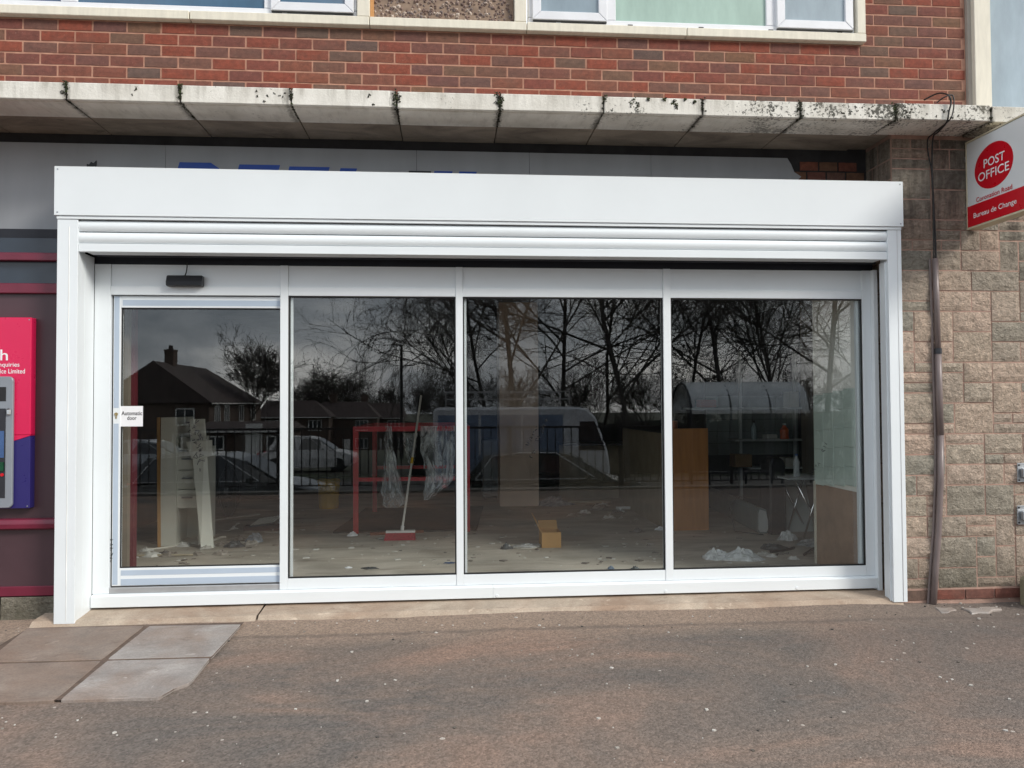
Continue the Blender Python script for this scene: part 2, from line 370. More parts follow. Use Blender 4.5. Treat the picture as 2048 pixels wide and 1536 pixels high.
def m_pebbles():
    m, n, b = newmat('pebble_stone'); oi = nd(n, 'ShaderNodeNewGeometry')
    L(n, ramp(n, oi.outputs['Random Per Island'], [(0,C(96,78,72)),(1,C(196,182,170)),(0.3,C(128,106,96)),(0.6,C(112,102,102)),(0.8,C(160,140,126))]), b.inputs['Base Color'])
    b.inputs['Roughness'].default_value = 0.7; return m

M_BRICK, M_MORTAR, M_CANOPY, M_SOFFIT, M_TARMAC, M_SCREED, M_PEB = m_brick(), m_mortar(), m_canopy(), m_soffit(), m_tarmac(), m_screed(), m_pebbles()
M_STONE = m_stone('walling_stone', [(0.0,C(212,193,174)),(1.0,C(174,170,158)),(0.18,C(220,196,178)),(0.34,C(198,187,170)),(0.48,C(222,199,182)),(0.6,C(180,174,160)),(0.74,C(212,191,174)),(0.88,C(188,181,167))])
M_SMORT = pm('stone_mortar', C(168,138,124), 0.95, var=0.2, scale=9, bmp=0.4)
M_WHITE = pm('white_powder_coat', (0.775,0.82,0.845), 0.32, var=0.025, scale=1.5, coat=0.1)
M_UPVC = pm('white_upvc', (0.76,0.77,0.80), 0.3, var=0.05, scale=5)
M_WPAINT = pm('cream_masonry_paint', C(222,216,200), 0.7, var=0.07, scale=6, bmp=0.15, stretch=(6,1,1))
M_BLACK = pm('black_rubber', (0.012,0.012,0.013), 0.5, var=0.1)
M_DARK = pm('dark_metal', (0.02,0.022,0.028), 0.45, var=0.2)
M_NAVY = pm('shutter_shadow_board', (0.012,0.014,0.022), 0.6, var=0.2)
M_GLASS = glassmat('shop_glass', 0.063, wave=0.004)
M_FILM = pm('blue_protective_film', C(178,192,208), 0.35, var=0.04, scale=3)
M_FASC = pm('grey_fascia_panel', C(164,166,170), 0.45, var=0.1, scale=1.2, stretch=(3,1,0.6))
M_BLUE = pm('blue_vinyl', C(30,78,176), 0.4, var=0.05)
M_MAROON = pm('maroon_gloss_paint', C(112,34,56), 0.35, var=0.12, scale=5)
M_DMAROON = pm('dark_maroon_panel', C(74,52,58), 0.4, var=0.12, scale=2)
M_PINK = pm('pink_red_sign', C(214,26,82), 0.3, var=0.02)
M_SIGNBLUE = pm('deep_blue_sign', C(44,38,104), 0.3, var=0.02)
M_SIGNRED = pm('sign_red', C(200,14,34), 0.3, var=0.02)
M_SIGNWHITE = pm('sign_white', (0.72,0.74,0.75), 0.35, var=0.03)
M_SIGNFRAME = pm('aged_sign_trim', C(206,196,170), 0.5, var=0.08)
M_GALV = pm('galvanised_steel', (0.42,0.44,0.46), 0.4, 0.8, var=0.2, scale=14)
M_MOSS = pm('moss', (0.045,0.062,0.018), 0.95, var=0.5, scale=30, bmp=0.6)
M_MOSSD = pm('dark_moss', (0.022,0.024,0.012), 0.95, var=0.5, scale=30, bmp=0.6)
M_CABLE = pm('black_cable', (0.012,0.012,0.012), 0.5)
M_PIPE = pm('brown_grey_conduit', C(118,106,104), 0.4, var=0.2, scale=8, stretch=(1,1,0.4))
M_PAPER = pm('white_paper', (0.8,0.8,0.82), 0.8, var=0.02)
M_INK = pm('black_ink', (0.01,0.01,0.012), 0.7)
M_ALU = pm('brushed_aluminium', (0.6,0.61,0.62), 0.35, 0.7, var=0.08)

# ---------------------------------------------------------------- the ground outside
FORE_Y = -6.95                                    # edge of the raised forecourt
def terrain(x, y):
    if y > FORE_Y: return -0.12
    pts = [(-6.95,-0.95),(-16,-1.05),(-30,-1.5),(-52,-1.95),(-95,-5.0),(-160,-7.2),(-900,-10.0)]
    for (a, za), (b, zb) in zip(pts, pts[1:]):
        if y >= b: return za + (zb-za)*(y-a)/(b-a)
    return -9
g = MB()
ys = [900, 200, 40, 12, 3, -6.9, -6.96, -9, -12, -16, -22, -30, -40, -52, -70, -95, -130, -160, -300, -900]
xs = [-900, -300, -120, -60, -30, -15, 0, 15, 30, 60, 120, 300, 900]
for y in ys:
    for x in xs: g.v.append((x, y, terrain(x, y)))
for j in range(len(ys)-1):
    for i in range(len(xs)-1):
        a = j*len(xs)+i; g.f.append((a, a+1, a+len(xs)+1, a+len(xs)))
m, n, b = newmat('verge_ground'); p = pos(n)
c = ramp(n, nzn(n, p, 0.25, 6, 0.6), [(0.4,(0.03,0.042,0.016)),(0.6,(0.05,0.048,0.036))])
L(n, c, b.inputs['Base Color']); b.inputs['Roughness'].default_value = 0.95
struct(g, 'ground', m)
M_ASPH = pm('road_asphalt', (0.085,0.083,0.08), 0.9, var=0.2, scale=3, bmp=0.3, bscale=80)
M_LINE = pm('road_paint', (0.6,0.6,0.58), 0.7)
rd = MB().add([(-120,FORE_Y-0.25,-0.93),(120,FORE_Y-0.25,-0.93),(120,-20.5,-1.13),(-120,-20.5,-1.13)], [(0,1,2,3)])
road = struct(rd, 'road', M_ASPH)
for k in range(14):
    x = -26+k*4
    MB().add([(x,-15.9,-1.034),(x+2,-15.9,-1.034),(x+2,-16.02,-1.036),(x,-16.02,-1.036)], [(0,1,2,3)]).build('lane_dash', M_LINE, road)
rw = MB().box(-60,60,FORE_Y-0.25,FORE_Y,-1.1,0.02); struct(rw, 'retaining_wall', pm('concrete_wall', (0.14,0.135,0.125), 0.9, var=0.2, bmp=0.3))
# tarmac forecourt, gently uneven
def fz(x, y): return 0.010*mnoise.noise(Vector((x*0.8,y*0.8,0))) - 0.012 + (-0.03*max(0,min(1,(x-3.0)/0.8))*max(0,min(1,(y+1.2)/1.0)))
fc = MB().grid(lambda u, v: (-14+28*u, FORE_Y+(0.3-FORE_Y)*v, fz(-14+28*u, FORE_Y+(0.3-FORE_Y)*v)), 200, 60)
fco = struct(fc, 'pavement', M_TARMAC, smooth=True)
# tar seam along the shop front
def strip(path, wd, z, m, name, parent):
    mb = MB()
    for i, (x, y) in enumerate(path):
        h = wd*(0.6+0.8*rnd.random())/2
        mb.v += [(x, y-h, fz(x,y)+z), (x, y+h, fz(x,y)+z)]
    for i in range(len(path)-1): mb.f.append((2*i,2*i+2,2*i+3,2*i+1))
    return mb.build(name, m, parent)
M_TAR = pm('old_tar', C(74,68,66), 0.9, var=0.3, scale=20, bmp=0.4)
0 and strip([(-1.25+0.06*i, -0.43-0.02*math.sin(i*0.31)-0.03*mnoise.noise(Vector((i*0.11,0,3)))) for i in range(72)], 0.03, 0.004, M_TAR, 'tar_seam', fco)
# concrete apron under the shop front
M_APRON = m_flag('apron_concrete', C(160,146,130), C(194,178,160), C(146,120,100))
for x0, x1, y0, col in ((-2.75,-1.305,-0.10,M_APRON),(-1.295,3.24,-0.075,M_APRON)):
    a = MB(); nx = max(6, int((x1-x0)/0.12))
    a.grid(lambda u, v: (x0+(x1-x0)*u, (y0 + 0.012*mnoise.noise(Vector((u*nx*0.7,x0,1))))*(1-v)+0.30*v, (-0.03 if v < 0.01 else 0.010+0.03*v+0.004*mnoise.noise(Vector((u*nx*0.9,v*4,x0))))), nx, 6)
    a.build('apron_slab', col, fco)
for x, y in ():
    MB().prism([(x,y),(x+0.09,y+0.003),(x+0.10,y+0.035),(x+0.012,y+0.04)], 'z', 0.030, 0.0435).build('patch', pm('brick_patch', C(140,110,88), 0.9, var=0.25, scale=30), fco)
# four old paving slabs by the left jamb
M_SLABG = m_flag('grey_slab', C(132,126,122), C(174,168,163), C(142,122,108))
M_SLABB = m_flag('brown_slab', C(116,105,97), C(150,136,125), C(132,108,92))
for pts, mm in (([(-1.955,-0.165),(-1.365,-0.185),(-1.362,-0.830),(-1.935,-0.822)], M_SLABG),
                ([(-1.925,-0.852),(-1.36,-0.86),(-1.345,-1.25),(-1.40,-1.33),(-1.43,-1.44),(-1.90,-1.435)], M_SLABG),
                ([(-2.72,-0.15),(-1.985,-0.165),(-1.966,-0.828),(-2.60,-0.818)], M_SLABB),
                ([(-2.60,-0.845),(-1.958,-0.852),(-1.925,-1.435),(-2.62,-1.43)], M_SLABB)):
    tilt = rnd.uniform(-0.002, 0.003); q = []
    for (xa, ya), (xb, yb) in zip(pts, pts[1:]+pts[:1]):
        for t in (0,0.06,0.17,0.3,0.44,0.58,0.7,0.83,0.94):
            am = 0.003 if 0.05 < t < 0.95 else -0.006
            cx_, cy_ = sum(p0[0] for p0 in pts)/len(pts), sum(p0[1] for p0 in pts)/len(pts); X_, Y_ = xa+(xb-xa)*t, ya+(yb-ya)*t
            k0 = 1-(0.012 if t == 0 else 0)+0.010*mnoise.noise(Vector((X_*9,Y_*9,3))); q.append((cx_+(X_-cx_)*k0, cy_+(Y_-cy_)*k0))
    MB().prism(q, 'z', -0.05, 0.003+tilt).build('paving_slab', mm, fco, bevel=0.002)
MB().add([(-2.72,-0.13,0.0008),(-1.362,-0.13,0.0008),(-1.352,-1.2,0.0008),(-1.42,-1.42,0.0008),(-2.66,-1.44,0.0008)], [(0,1,2,3,4)]).build('joint_soil', pm('joint_soil', C(98,82,72), 0.95, var=0.3, scale=15), fco)
# scuffed lighter stones, chips and grit scattered on the tarmac
gr = MB()
for k in range(650):
    x = rnd.uniform(-3.4, 4.6); y = -rnd.random()**1.3*4.3 - 0.1
    s = rnd.choice((0.003,0.003,0.004,0.005,0.006,0.009)); z = fz(x, y)+0.001
    if rnd.random() < 0.25 and x > 3.1: x = rnd.uniform(3.3,4.4); y = -rnd.random()*0.6
    a = rnd.random()*6; pts = [(x+s*math.cos(a+t*1.26)*rnd.uniform(.6,1.4), y+s*math.sin(a+t*1.26)*rnd.uniform(.6,1.4)) for t in range(5)]
    gr.prism(pts, 'z', z-0.004, z+s*0.45)
m, n, b = newmat('grit'); gg = nd(n, 'ShaderNodeNewGeometry')
L(n, ramp(n, gg.outputs['Random Per Island'], [(0,(0.03,0.03,0.03)),(1,(0.62,0.6,0.56)),(0.3,(0.2,0.17,0.14)),(0.6,(0.45,0.42,0.38))]), b.inputs['Base Color']); b.inputs['Roughness'].default_value = 0.9
o = gr.build('grit', m, None); o['kind'] = 'stuff'; o['label'] = 'pale grit and small chips scattered over the tarmac'
for k, (pts, lb) in enumerate((([(3.36,-0.30),(3.42,-0.29),(3.47,-0.24),(3.53,-0.22),(3.54,-0.15),(3.47,-0.16),(3.42,-0.13),(3.40,-0.2)], 'small broken stone flag at the foot of the brown conduit'),
                  ([(3.56,-0.33),(3.63,-0.30),(3.70,-0.31),(3.77,-0.25),(3.86,-0.23),(3.84,-0.17),(3.74,-0.16),(3.69,-0.19),(3.59,-0.17),(3.60,-0.24)], 'larger broken stone flag on the tarmac below the projecting sign'))):
    single(MB().prism(pts, 'z', -0.07, -0.022), 'broken_flag', M_SLABG, lb, 'flagstone', 'broken flags by the stone wall', bevel=0.006)
kb = MB().prism([(4.14,-0.30),(5.3,-0.33),(5.3,0.0-0.05),(4.10,-0.06)], 'z', -0.1, 0.17)
kb = single(kb, 'kerb_stone', m_flag('mossy_kerb', C(120,112,92), C(160,150,128), C(86,86,58)), 'rough mossy kerb block against the stone wall at right', 'kerb', bevel=0.025)

# ---------------------------------------------------------------- upper brick wall
bw = thing('brick_wall', (0,0,3.45), 'red brick wall of the first floor above the concrete canopy', 'wall')
M_BRTEX = M_MORTAR
mb = MB(); mb.box(-4.6,3.835,0.006,0.30,3.45,4.062); mb.box(3.045,3.835,0.006,0.30,4.062,5.4); mb.box(-4.6,3.835,0.006,0.30,5.4,6.3)
mb.build('mortar_bed', M_MORTAR, bw)
def stone_mesh(wd, ht, name, nx, nz, rough, seed, depth=0.05, base=-0.004):
    mb = MB(); r_ = random.Random(seed); off = Vector((r_.random()*50, r_.random()*50, r_.random()*50))
    def fn(u, v):
        e_ = min(u, 1-u)*wd; e2 = min(v, 1-v)*ht; ed = min(1, min(e_, e2)/0.018)
        x = (u-0.5)*wd; z = v*ht
        if 0 < u < 1 or 0 < v < 1:
            x += 0.0025*mnoise.noise(off+Vector((u*9,v*9,1))); z += 0.0025*mnoise.noise(off+Vector((u*9,v*9,7)))
        y = base - rough*ed*(0.75+0.9*mnoise.noise(off+Vector((x*14,z*14,0))))
        return (x, y, z)
    mb.grid(fn, nx, nz)
    cor = [0, nx, (nz+1)*(nx+1)-1, nz*(nx+1)]
    rim = list(range(0,nx+1)) + [(nx+1)*(j+1)-1 for j in range(1,nz+1)] + [nz*(nx+1)+i for i in range(nx-1,-1,-1)] + [(nx+1)*j for j in range(nz-1,0,-1)]
    o = len(mb.v)
    for i in rim: x, y, z = mb.v[i]; mb.v.append((x, depth, z))
    k_ = len(rim)
    for i in range(k_): a, b2 = rim[i], rim[(i+1)%k_]; mb.f.append((a, o+i, o+(i+1)%k_, b2))
    return mb.mesh(name, recalc=True)
BM = [stone_mesh(0.2145, 0.0665, 'brick', 4, 2, 0.0025, 100+i, 0.04, -0.001) for i in range(6)]
HM = [stone_mesh(0.1015, 0.0665, 'brick', 2, 2, 0.0025, 200+i, 0.04, -0.001) for i in range(3)]
for me in BM+HM: me.materials.append(M_BRICK)
for i in range(12):
    z = 3.588+0.0784*i
    ph = -2.981 if i % 2 == 0 else -2.868
    X0, X1 = (-3.55, 3.83) if z < 3.99 else (3.045, 3.83)
    x = ph-0.2262*3
    while x < X1:
        a, b2 = max(x, X0), min(x+0.2262, X1)
        wd = b2-a
        if wd > 0.06:
            me = rnd.choice(BM)
            o = place('brick', me, None, bw, None, ((a+b2)/2, 0.004+rnd.uniform(-0.0015,0.0015), z+0.005+rnd.uniform(-0.0012,0.0012)))
            o.scale.x = (wd-0.0125)/0.2145; o.scale.z = 0.985; o.rotation_euler.y = rnd.uniform(-0.006,0.006)
        x += 0.2262
# ---------------------------------------------------------------- concrete canopy
cp = thing('concrete_canopy', (0,0,3.38), 'pale concrete canopy in slabs with mossy joints over the shop front', 'canopy')
CJ = [-4.53,-3.83,-3.13,-2.43,-1.727,-1.026,-0.345,0.337,1.034,1.715,2.404,3.085,3.785,4.49,5.2]
for i, (a, b2) in enumerate(zip(CJ, CJ[1:])):
    dz = {11: 0.010, 10: 0.0, 12: 0.004}.get(i, rnd.uniform(-0.002,0.002)); dy = rnd.uniform(-0.003,0.003)
    pr = [(-0.32+dy,3.385+dz),(-0.32+dy,3.496+dz),(0.0,3.52),(0.0,3.386+dz),(-0.270,3.386+dz),(-0.276,3.394+dz),(-0.288,3.394+dz),(-0.294,3.385+dz)]
    MB().prism(pr, 'x', a+0.005, b2-0.005).build('canopy_slab', M_CANOPY, cp, bevel=0.004)
    if a < 3.1:
        bb = min(b2-0.004, 3.235)
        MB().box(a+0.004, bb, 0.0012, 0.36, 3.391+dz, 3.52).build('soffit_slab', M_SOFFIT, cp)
def clump(mb, c, s, r_, n=7):
    for k in range(n):
        q = Vector(c)+Vector((r_.uniform(-1,1)*s[0], r_.uniform(-1,1)*s[1], r_.uniform(-1,1)*s[2])); rr = r_.uniform(0.35,1)*min(s)*0.9+0.002
        ico = [(0,0,1),(.89,0,.45),(.28,.85,.45),(-.72,.53,.45),(-.72,-.53,.45),(.28,-.85,.45),(.72,.53,-.45),(-.28,.85,-.45),(-.89,0,-.45),(-.28,-.85,-.45),(.72,-.53,-.45),(0,0,-1)]
        fcs = [(0,1,2),(0,2,3),(0,3,4),(0,4,5),(0,5,1),(1,6,2),(2,7,3),(3,8,4),(4,9,5),(5,10,1),(6,7,2),(7,8,3),(8,9,4),(9,10,5),(10,6,1),(11,7,6),(11,8,7),(11,9,8),(11,10,9),(11,6,10)]
        mb.add([q+Vector(v)*rr*r_.uniform(0.7,1.2) for v in ico], fcs)
mo = MB(); mod = MB(); r2 = random.Random(4)
for j, n_, amt in ((3,20,1.0),(4,20,1.0),(5,14,0.7),(6,22,1.0),(7,34,1.5),(8,6,0.5),(9,10,0.8),(10,16,1.2),(11,18,1.2),(12,7,0.6)):
    x = CJ[j]
    for k in range(n_):
        clump(mod if r2.random() < 0.75 else mo, (x+r2.gauss(0,0.008*amt), -0.322+r2.uniform(0,0.004), 3.385+0.115*r2.random()**0.7), (0.007*amt+0.003,0.004,0.011*amt), r2, 5)
    for k in range(int(n_*0.7)):
        clump(mod, (x+r2.gauss(0,0.006*amt), -0.31+0.3*r2.random()**1.6, 3.386), (0.006,0.02,0.002), r2, 4)
for x, z, s in ((1.05,3.485,0.022),(1.235,3.462,0.026),(1.26,3.44,0.024),(1.34,3.488,0.013),(1.45,3.485,0.011),(1.52,3.47,0.02),(1.53,3.445,0.018),(1.6,3.488,0.012),(1.66,3.475,0.014)):
    for k in range(4): clump(mo if k < 2 else mod, (x+r2.gauss(0,s*.4), -0.322, z+r2.gauss(0,s*.5)), (s*.45,0.004,s*.45), r2, 6)
for x0 in (2.70,2.78,2.86,3.15,3.2,3.42,3.5,-0.52,-1.2,-1.1,-2.0):
    for k in range(4): clump(mod, (x0+r2.gauss(0,0.02), -0.321, 3.40+r2.random()*0.08), (0.006,0.003,0.006), r2, 5)
o = mo.build('moss', M_MOSS, cp); o['kind'] = 'stuff'
o = mod.build('dark_moss', M_MOSSD, cp); o['kind'] = 'stuff'
# hidden beam behind the canopy, near-black to paint the shade above the old fascia
bm_ = MB().box(-4.6,3.30,0.345,0.6,3.0,3.6); struct(bm_, 'beam', pm('gap_shade_concrete', (0.035,0.033,0.035), 0.95, var=0.3))

# ---------------------------------------------------------------- stone wall and pier at right
sw = thing('stone_wall', (3.6,0,-0.05), 'buff and grey rock faced stone wall and pier right of the shutter', 'wall')
MB().box(3.2405,8.0,-0.003,0.36,-0.3,3.47).build('mortar_bed', M_SMORT, sw)
UX, NX, NZ = 0.075, 19, 44
Xs0, Zs0 = 3.237, 0.072
occ = [[False]*NX for _ in range(NZ)]; r3 = random.Random(21)
def put(cx, cz, cw, ch):
    for a in range(cz, cz+ch):
        for b2 in range(cx, cx+cw): occ[a][b2] = True
    wd, ht = cw*UX-0.010, ch*UX-0.010
    me = stone_mesh(wd, ht, 'stone', max(3,min(7,cw*2)), max(2,min(5,ch*2)), 0.013, r3.randrange(9999), 0.03, -0.006)
    me.materials.append(M_STONE)
    place('stone', me, None, sw, None, (Xs0+(cx+cw/2)*UX, 0.0+r3.uniform(-0.003,0.003), Zs0+cz*UX+0.005))
for cz in range(NZ):
    for cx in range(NX):
        if occ[cz][cx]: continue
        mw = 1
        while cx+mw < NX and not occ[cz][cx+mw] and mw < 6: mw += 1
        ch = r3.choices((1,2,3), (0.34,0.44,0.22))[0]; ch = min(ch, NZ-cz)
        cw = min(mw, {1: r3.choice((2,3,4,5)), 2: r3.choice((2,3,4,5,5)), 3: r3.choice((3,4,5))}[ch])
        if mw-cw == 1: cw = mw if mw <= 5 else cw-1
        put(cx, cz, max(1,cw), ch)
# return of the pier towards the glazing, and the red bricks of the footing
z = 0.072; k = 0
while z < 3.3:
    h = r3.choice((0.15,0.225,0.15,0.3)); h = min(h, 3.38-z)
    for (y0, y1) in (((0.012,0.17),(0.18,0.345)) if k % 2 else ((0.012,0.25),(0.26,0.345))):
        MB().grid(lambda u, v: (3.238-0.006*min(1,8*min(u,1-u,v,1-v))*(0.5+mnoise.noise(Vector((u*5+k,v*5,z*7)))), y0+(y1-y0)*u, z+0.005+(h-0.01)*v), 4, 3).build('stone', M_STONE, sw)
    z += h; k += 1
for i in range(6):
    o = place('brick', BM[i % 6], None, sw, None, (3.40+i*0.226, -0.01, -0.004)); 
# ---------------------------------------------------------------- first floor windows
def window(x0, x1, parts, label, frame_y=-0.005, z0=4.128, z1=5.3):
    wt = thing('window', ((x0+x1)/2, 0.02, z0), label, 'window', 'first floor windows')
    fr = MB(); fw = 0.055
    fr.box(x0,x1,frame_y,frame_y+0.07,z0,z0+0.05); fr.box(x0,x1,frame_y,frame_y+0.07,z1-0.05,z1)
    fr.box(x0,x0+0.04,frame_y+0.001,frame_y+0.07,z0+0.05,z1-0.05); fr.box(x1-0.04,x1,frame_y+0.001,frame_y+0.07,z0+0.05,z1-0.05)
    fr.build('window_frame', M_UPVC, wt, bevel=0.006)
    for (a, b2, kind, gm) in parts:
        if kind == 'c':                                           # opening casement with a mitred frame
            ya = frame_y-0.022; za, zb = z0+0.028, z1-0.03; t = 0.062
            for nm, q in (('rail', [(a,za),(b2,za),(b2-t,za+t),(a+t,za+t)]), ('rail', [(a,zb),(a+t,zb-t),(b2-t,zb-t),(b2,zb)]),
                          ('stile', [(a,za),(a+t,za+t),(a+t,zb-t),(a,zb)]), ('stile', [(b2,za),(b2,zb),(b2-t,zb-t),(b2-t,za+t)])):
                cx = sum(p_[0] for p_ in q)/4; cz = sum(p_[1] for p_ in q)/4
                q = [(cx+(p_[0]-cx)*0.9995, cz+(p_[1]-cz)*0.9992) for p_ in q]
                MB().prism(q, 'y', ya, ya+0.05).build(nm, M_UPVC, wt, bevel=0.004)
            MB().box(a+0.004,b2-0.004,ya+0.006,ya+0.05,za-0.008,za-0.001).build('seal', M_BLACK, wt)
            MB().box(a+t,b2-t,ya+0.018,ya+0.03,za+t,zb-t).build('pane', gm, wt)
        else:
            MB().box(a,b2,frame_y+0.02,frame_y+0.03,z0+0.05,z1-0.05).build('pane', gm, wt)
    ms = [p_ for p_ in parts]
    for (p_, q_) in zip(ms, ms[1:]):
        MB().box(p_[1]-0.004,q_[0]+0.004,frame_y+0.0035,frame_y+0.066,z0+0.0515,z1-0.0515).build('mullion', M_UPVC, wt, bevel=0.004)
    x = x0+0.2
    while x < x1-0.1:
        MB().box(x,x+0.035,frame_y-0.006,frame_y+0.002,z0+0.013,z0+0.02).build('drain_cap', M_BLACK if x > 1.2 else M_UPVC, wt); x += 0.52
    return wt
def panem(name, col, rough=0.06):
    m, n, b = newmat(name); p = pos(n, (2.5,1,0.8))
    L(n, ramp(n, nzn(n, p, 2.2, 5, 0.6), [(0.35,tuple(k*0.85 for k in col)),(0.7,tuple(min(1,k*1.12) for k in col))]), b.inputs['Base Color'])
    b.inputs['Roughness'].default_value = rough; b.inputs['Specular IOR Level'].default_value = 0.8; return m
P_BLUE, P_GREEN, P_PALE, P_GREY = panem('blue_dark_pane', C(62,96,122)), panem('green_frosted_pane', C(158,184,172), 0.25), panem('pale_pane', C(156,170,178)), panem('grey_pane', C(140,156,166))
window(-3.95, -0.64, [(-3.85,-2.62,'f',P_BLUE),(-2.52,-1.27,'f',P_BLUE),(-1.225,-0.66,'c',P_BLUE)], 'white framed first floor window at the upper left with dark blue panes')
window(0.56, 2.972, [(0.59,1.127,'c',P_GREY),(1.19,2.31,'f',P_GREEN),(2.377,2.955,'c',P_PALE)], 'white framed first floor window with a wide green frosted middle pane')
sl = thing('window_surround', (0,0,4.062), 'cream concrete sill and posts round the first floor windows', 'window sill')
for a, b2 in ((-4.2,-1.765),(-1.76,-0.551),(-0.549,0.547),(0.549,1.70),(1.703,3.042)):
    MB().prism([(-0.045,4.064),(-0.045,4.125),(0.08,4.131),(0.08,4.064)], 'x', a+0.001, b2-0.001).build('sill', M_WPAINT, sl, bevel=0.004)
for a, b2 in ((-0.635,-0.549),(0.462,0.546),(2.976,3.041)):
    MB().box(a,b2,-0.04,0.08,4.1275,5.35).build('post', M_WPAINT, sl, bevel=0.004)
# pebble-dashed infill panel between the windows
pb = thing('pebble_panel', (-0.04,0,4.13), 'pebble dashed infill panel between the first floor windows', 'panel')
MB().box(-0.546,0.459,0.012,0.08,4.132,5.3).build('render_backing', pm('panel_mortar', C(140,120,104), 0.95, var=0.2, scale=20), pb)
pm_ = MB(); r4 = random.Random(8)
for k in range(900):
    x = r4.uniform(-0.535,0.45); z = 4.14+r4.random()*0.42; s = r4.uniform(0.008,0.017)
    clump(pm_, (x,0.010,z), (0.0005,0.0005,0.0005), r4, 0)
    ico = [(0,-.8,0),(1,0,0),(.3,0,.9),(-.8,0,.6),(-.8,0,-.6),(.3,0,-.9)]
    a = r4.random()*6; ca, sa = math.cos(a), math.sin(a); el = r4.uniform(0.6,1.1)
    pm_.add([(x+s*(v[0]*ca-v[2]*el*sa), 0.012+s*v[1], z+s*(v[0]*sa+v[2]*el*ca)) for v in ico], [(0,1,2),(0,2,3),(0,3,4),(0,4,5),(0,5,1)])
o = pm_.build('pebbles', M_PEB, pb, recalc=False); o['kind'] = 'stuff'
MB().box(-0.5475,-0.522,-0.004,0.011,4.134,5.3).build('timber_bead', pm('raw_timber', C(190,140,88), 0.7, var=0.15), pb)
# neighbouring shop's tall window at the upper right
nw = thing('corner_window', (4.4,0,3.52), 'tall cream framed first floor window at the upper right corner', 'window')
MB().box(3.837,3.865,-0.02,0.2,3.50,6.3).build('side_board', pm('grey_render', C(168,160,150), 0.8, var=0.08), nw)
MB().box(3.866,3.995,-0.055,0.1,3.50,6.3).build('post', M_WPAINT, nw, bevel=0.004)
MB().box(3.998,6.5,0.02,0.05,3.50,6.3).build('pane', panem('sky_pane', C(158,174,184)), nw)

# ---------------------------------------------------------------- old fascia sign
fs = thing('old_fascia_sign', (0,0.33,2.68), 'old grey fascia board with blue letters half hidden behind the shutter box', 'sign')
FX = [-4.4,-3.2,-2.046,-0.243,0.60,1.529]
for a, b2 in zip(FX, FX[1:]):
    MB().box(a+0.0015,b2-0.0015,0.33,0.345,2.67,3.318).build('fascia_panel', M_FASC, fs)
MB().prism([(1.5305,2.67),(2.64,2.67),(2.66,2.95),(2.63,3.08),(2.66,3.13),(2.71,3.175),(2.655,3.21),(2.63,3.27),(2.60,3.318),(1.5305,3.318)], 'y', 0.33, 0.345).build('fascia_panel', M_FASC, fs)
def letter(polys, mm=M_BLUE):
    mb = MB()
    for q in polys: mb.prism(q, 'y', 0.3275, 0.3305)
    return mb.build('letter', mm, fs)
LT, LB = 3.196, 2.90
def sh(q, x0): return [(x0+px_+0.28*(pz-LB), pz) for px_, pz in q]
letter([sh([(0,LB),(0.09,LB),(0.09,LT),(0,LT)],-2.03), sh([(0.09,LT-0.08),(0.09,LT),(0.22,LT),(0.29,LT-0.04),(0.32,LT-0.13),(0.23,LT-0.13),(0.21,LT-0.08)],-2.03), sh([(0.09,LB),(0.2,LB),(0.32,LB+0.13),(0.23,LB+0.13),(0.16,LB+0.08),(0.09,LB+0.08)],-2.03)])
for x0, zt in ((-1.605,LT-0.008),(-1.245,LT-0.016)):
    letter([sh([(0,LB),(0.09,LB),(0.09,zt),(0,zt)],x0), sh([(0.09,zt-0.07),(0.29,zt-0.07),(0.29,zt),(0.09,zt)],x0), sh([(0.09,LB),(0.27,LB),(0.27,LB+0.07),(0.09,LB+0.07)],x0)])
letter([sh([(0,LB),(0.12,LB),(0.12,LT-0.022),(0,LT-0.022)],-0.875)])
letter([sh([(0,LB),(0.135,LB),(0.135,LT-0.03),(0,LT-0.03)],-0.185), sh([(0.185,LB),(0.315,LB),(0.315,LT-0.03),(0.185,LT-0.03)],-0.185), sh([(0.05,LB-0.05),(0.265,LB-0.05),(0.315,LB),(0,LB)],-0.185)])
MB().box(-0.30,-0.135,0.324,0.3298,3.146,3.163).build('torn_fixing', M_DARK, fs)
MB().prism([(-2.60,2.9),(-2.53,2.9),(-2.525,3.195),(-2.545,3.175),(-2.56,3.185),(-2.575,3.165),(-2.59,3.17)], 'y', 0.322, 0.3295).build('torn_fixing', M_DARK, fs)
# ragged courses of brick exposed beyond the torn end of the fascia
for i in range(4):
    for j in range(3):
        if j == 2 and i < 1: continue
        o = place('brick', BM[(i+j) % 6], None, bw, None, (2.62+i*0.156+0.06*(j % 2), 0.338, 3.07+j*0.0784)); o.scale.x = 0.66
# ---------------------------------------------------------------- roller shutter
rs = thing('roller_shutter', (0.33,-0.03,0), 'white roller shutter with deep box, side guides and curtain rolled up', 'shutter')
hx0, hx1, hz0, hz1 = -2.62, 3.283, 2.704, 3.032
hb = MB(); hb.box(hx0,hx1,-0.07,-0.062,hz0,hz1); hb.box(hx0,hx1,-0.0615,0.32,hz1-0.006,hz1-0.0008); hb.box(hx0,hx0+0.006,-0.0615,0.32,hz0,hz1-0.007); hb.box(hx1-0.006,hx1,-0.0615,0.32,hz0,hz1-0.007)
hb.build('shutter_box', M_WHITE, rs, bevel=0.0015)
lp = MB(); lp.box(hx0+0.012,hx1-0.012,-0.0608,-0.05,2.682,2.7035); lp.build('box_lip', M_WHITE, rs, bevel=0.001)
for x in (hx0+0.022,hx1-0.022):
    for z in (hz0+0.02,hz1-0.02): MB().lathe([(0.006,0),(0.005,-0.003)], (x,-0.07,z), 8, 'y').build('screw', M_GALV, rs)
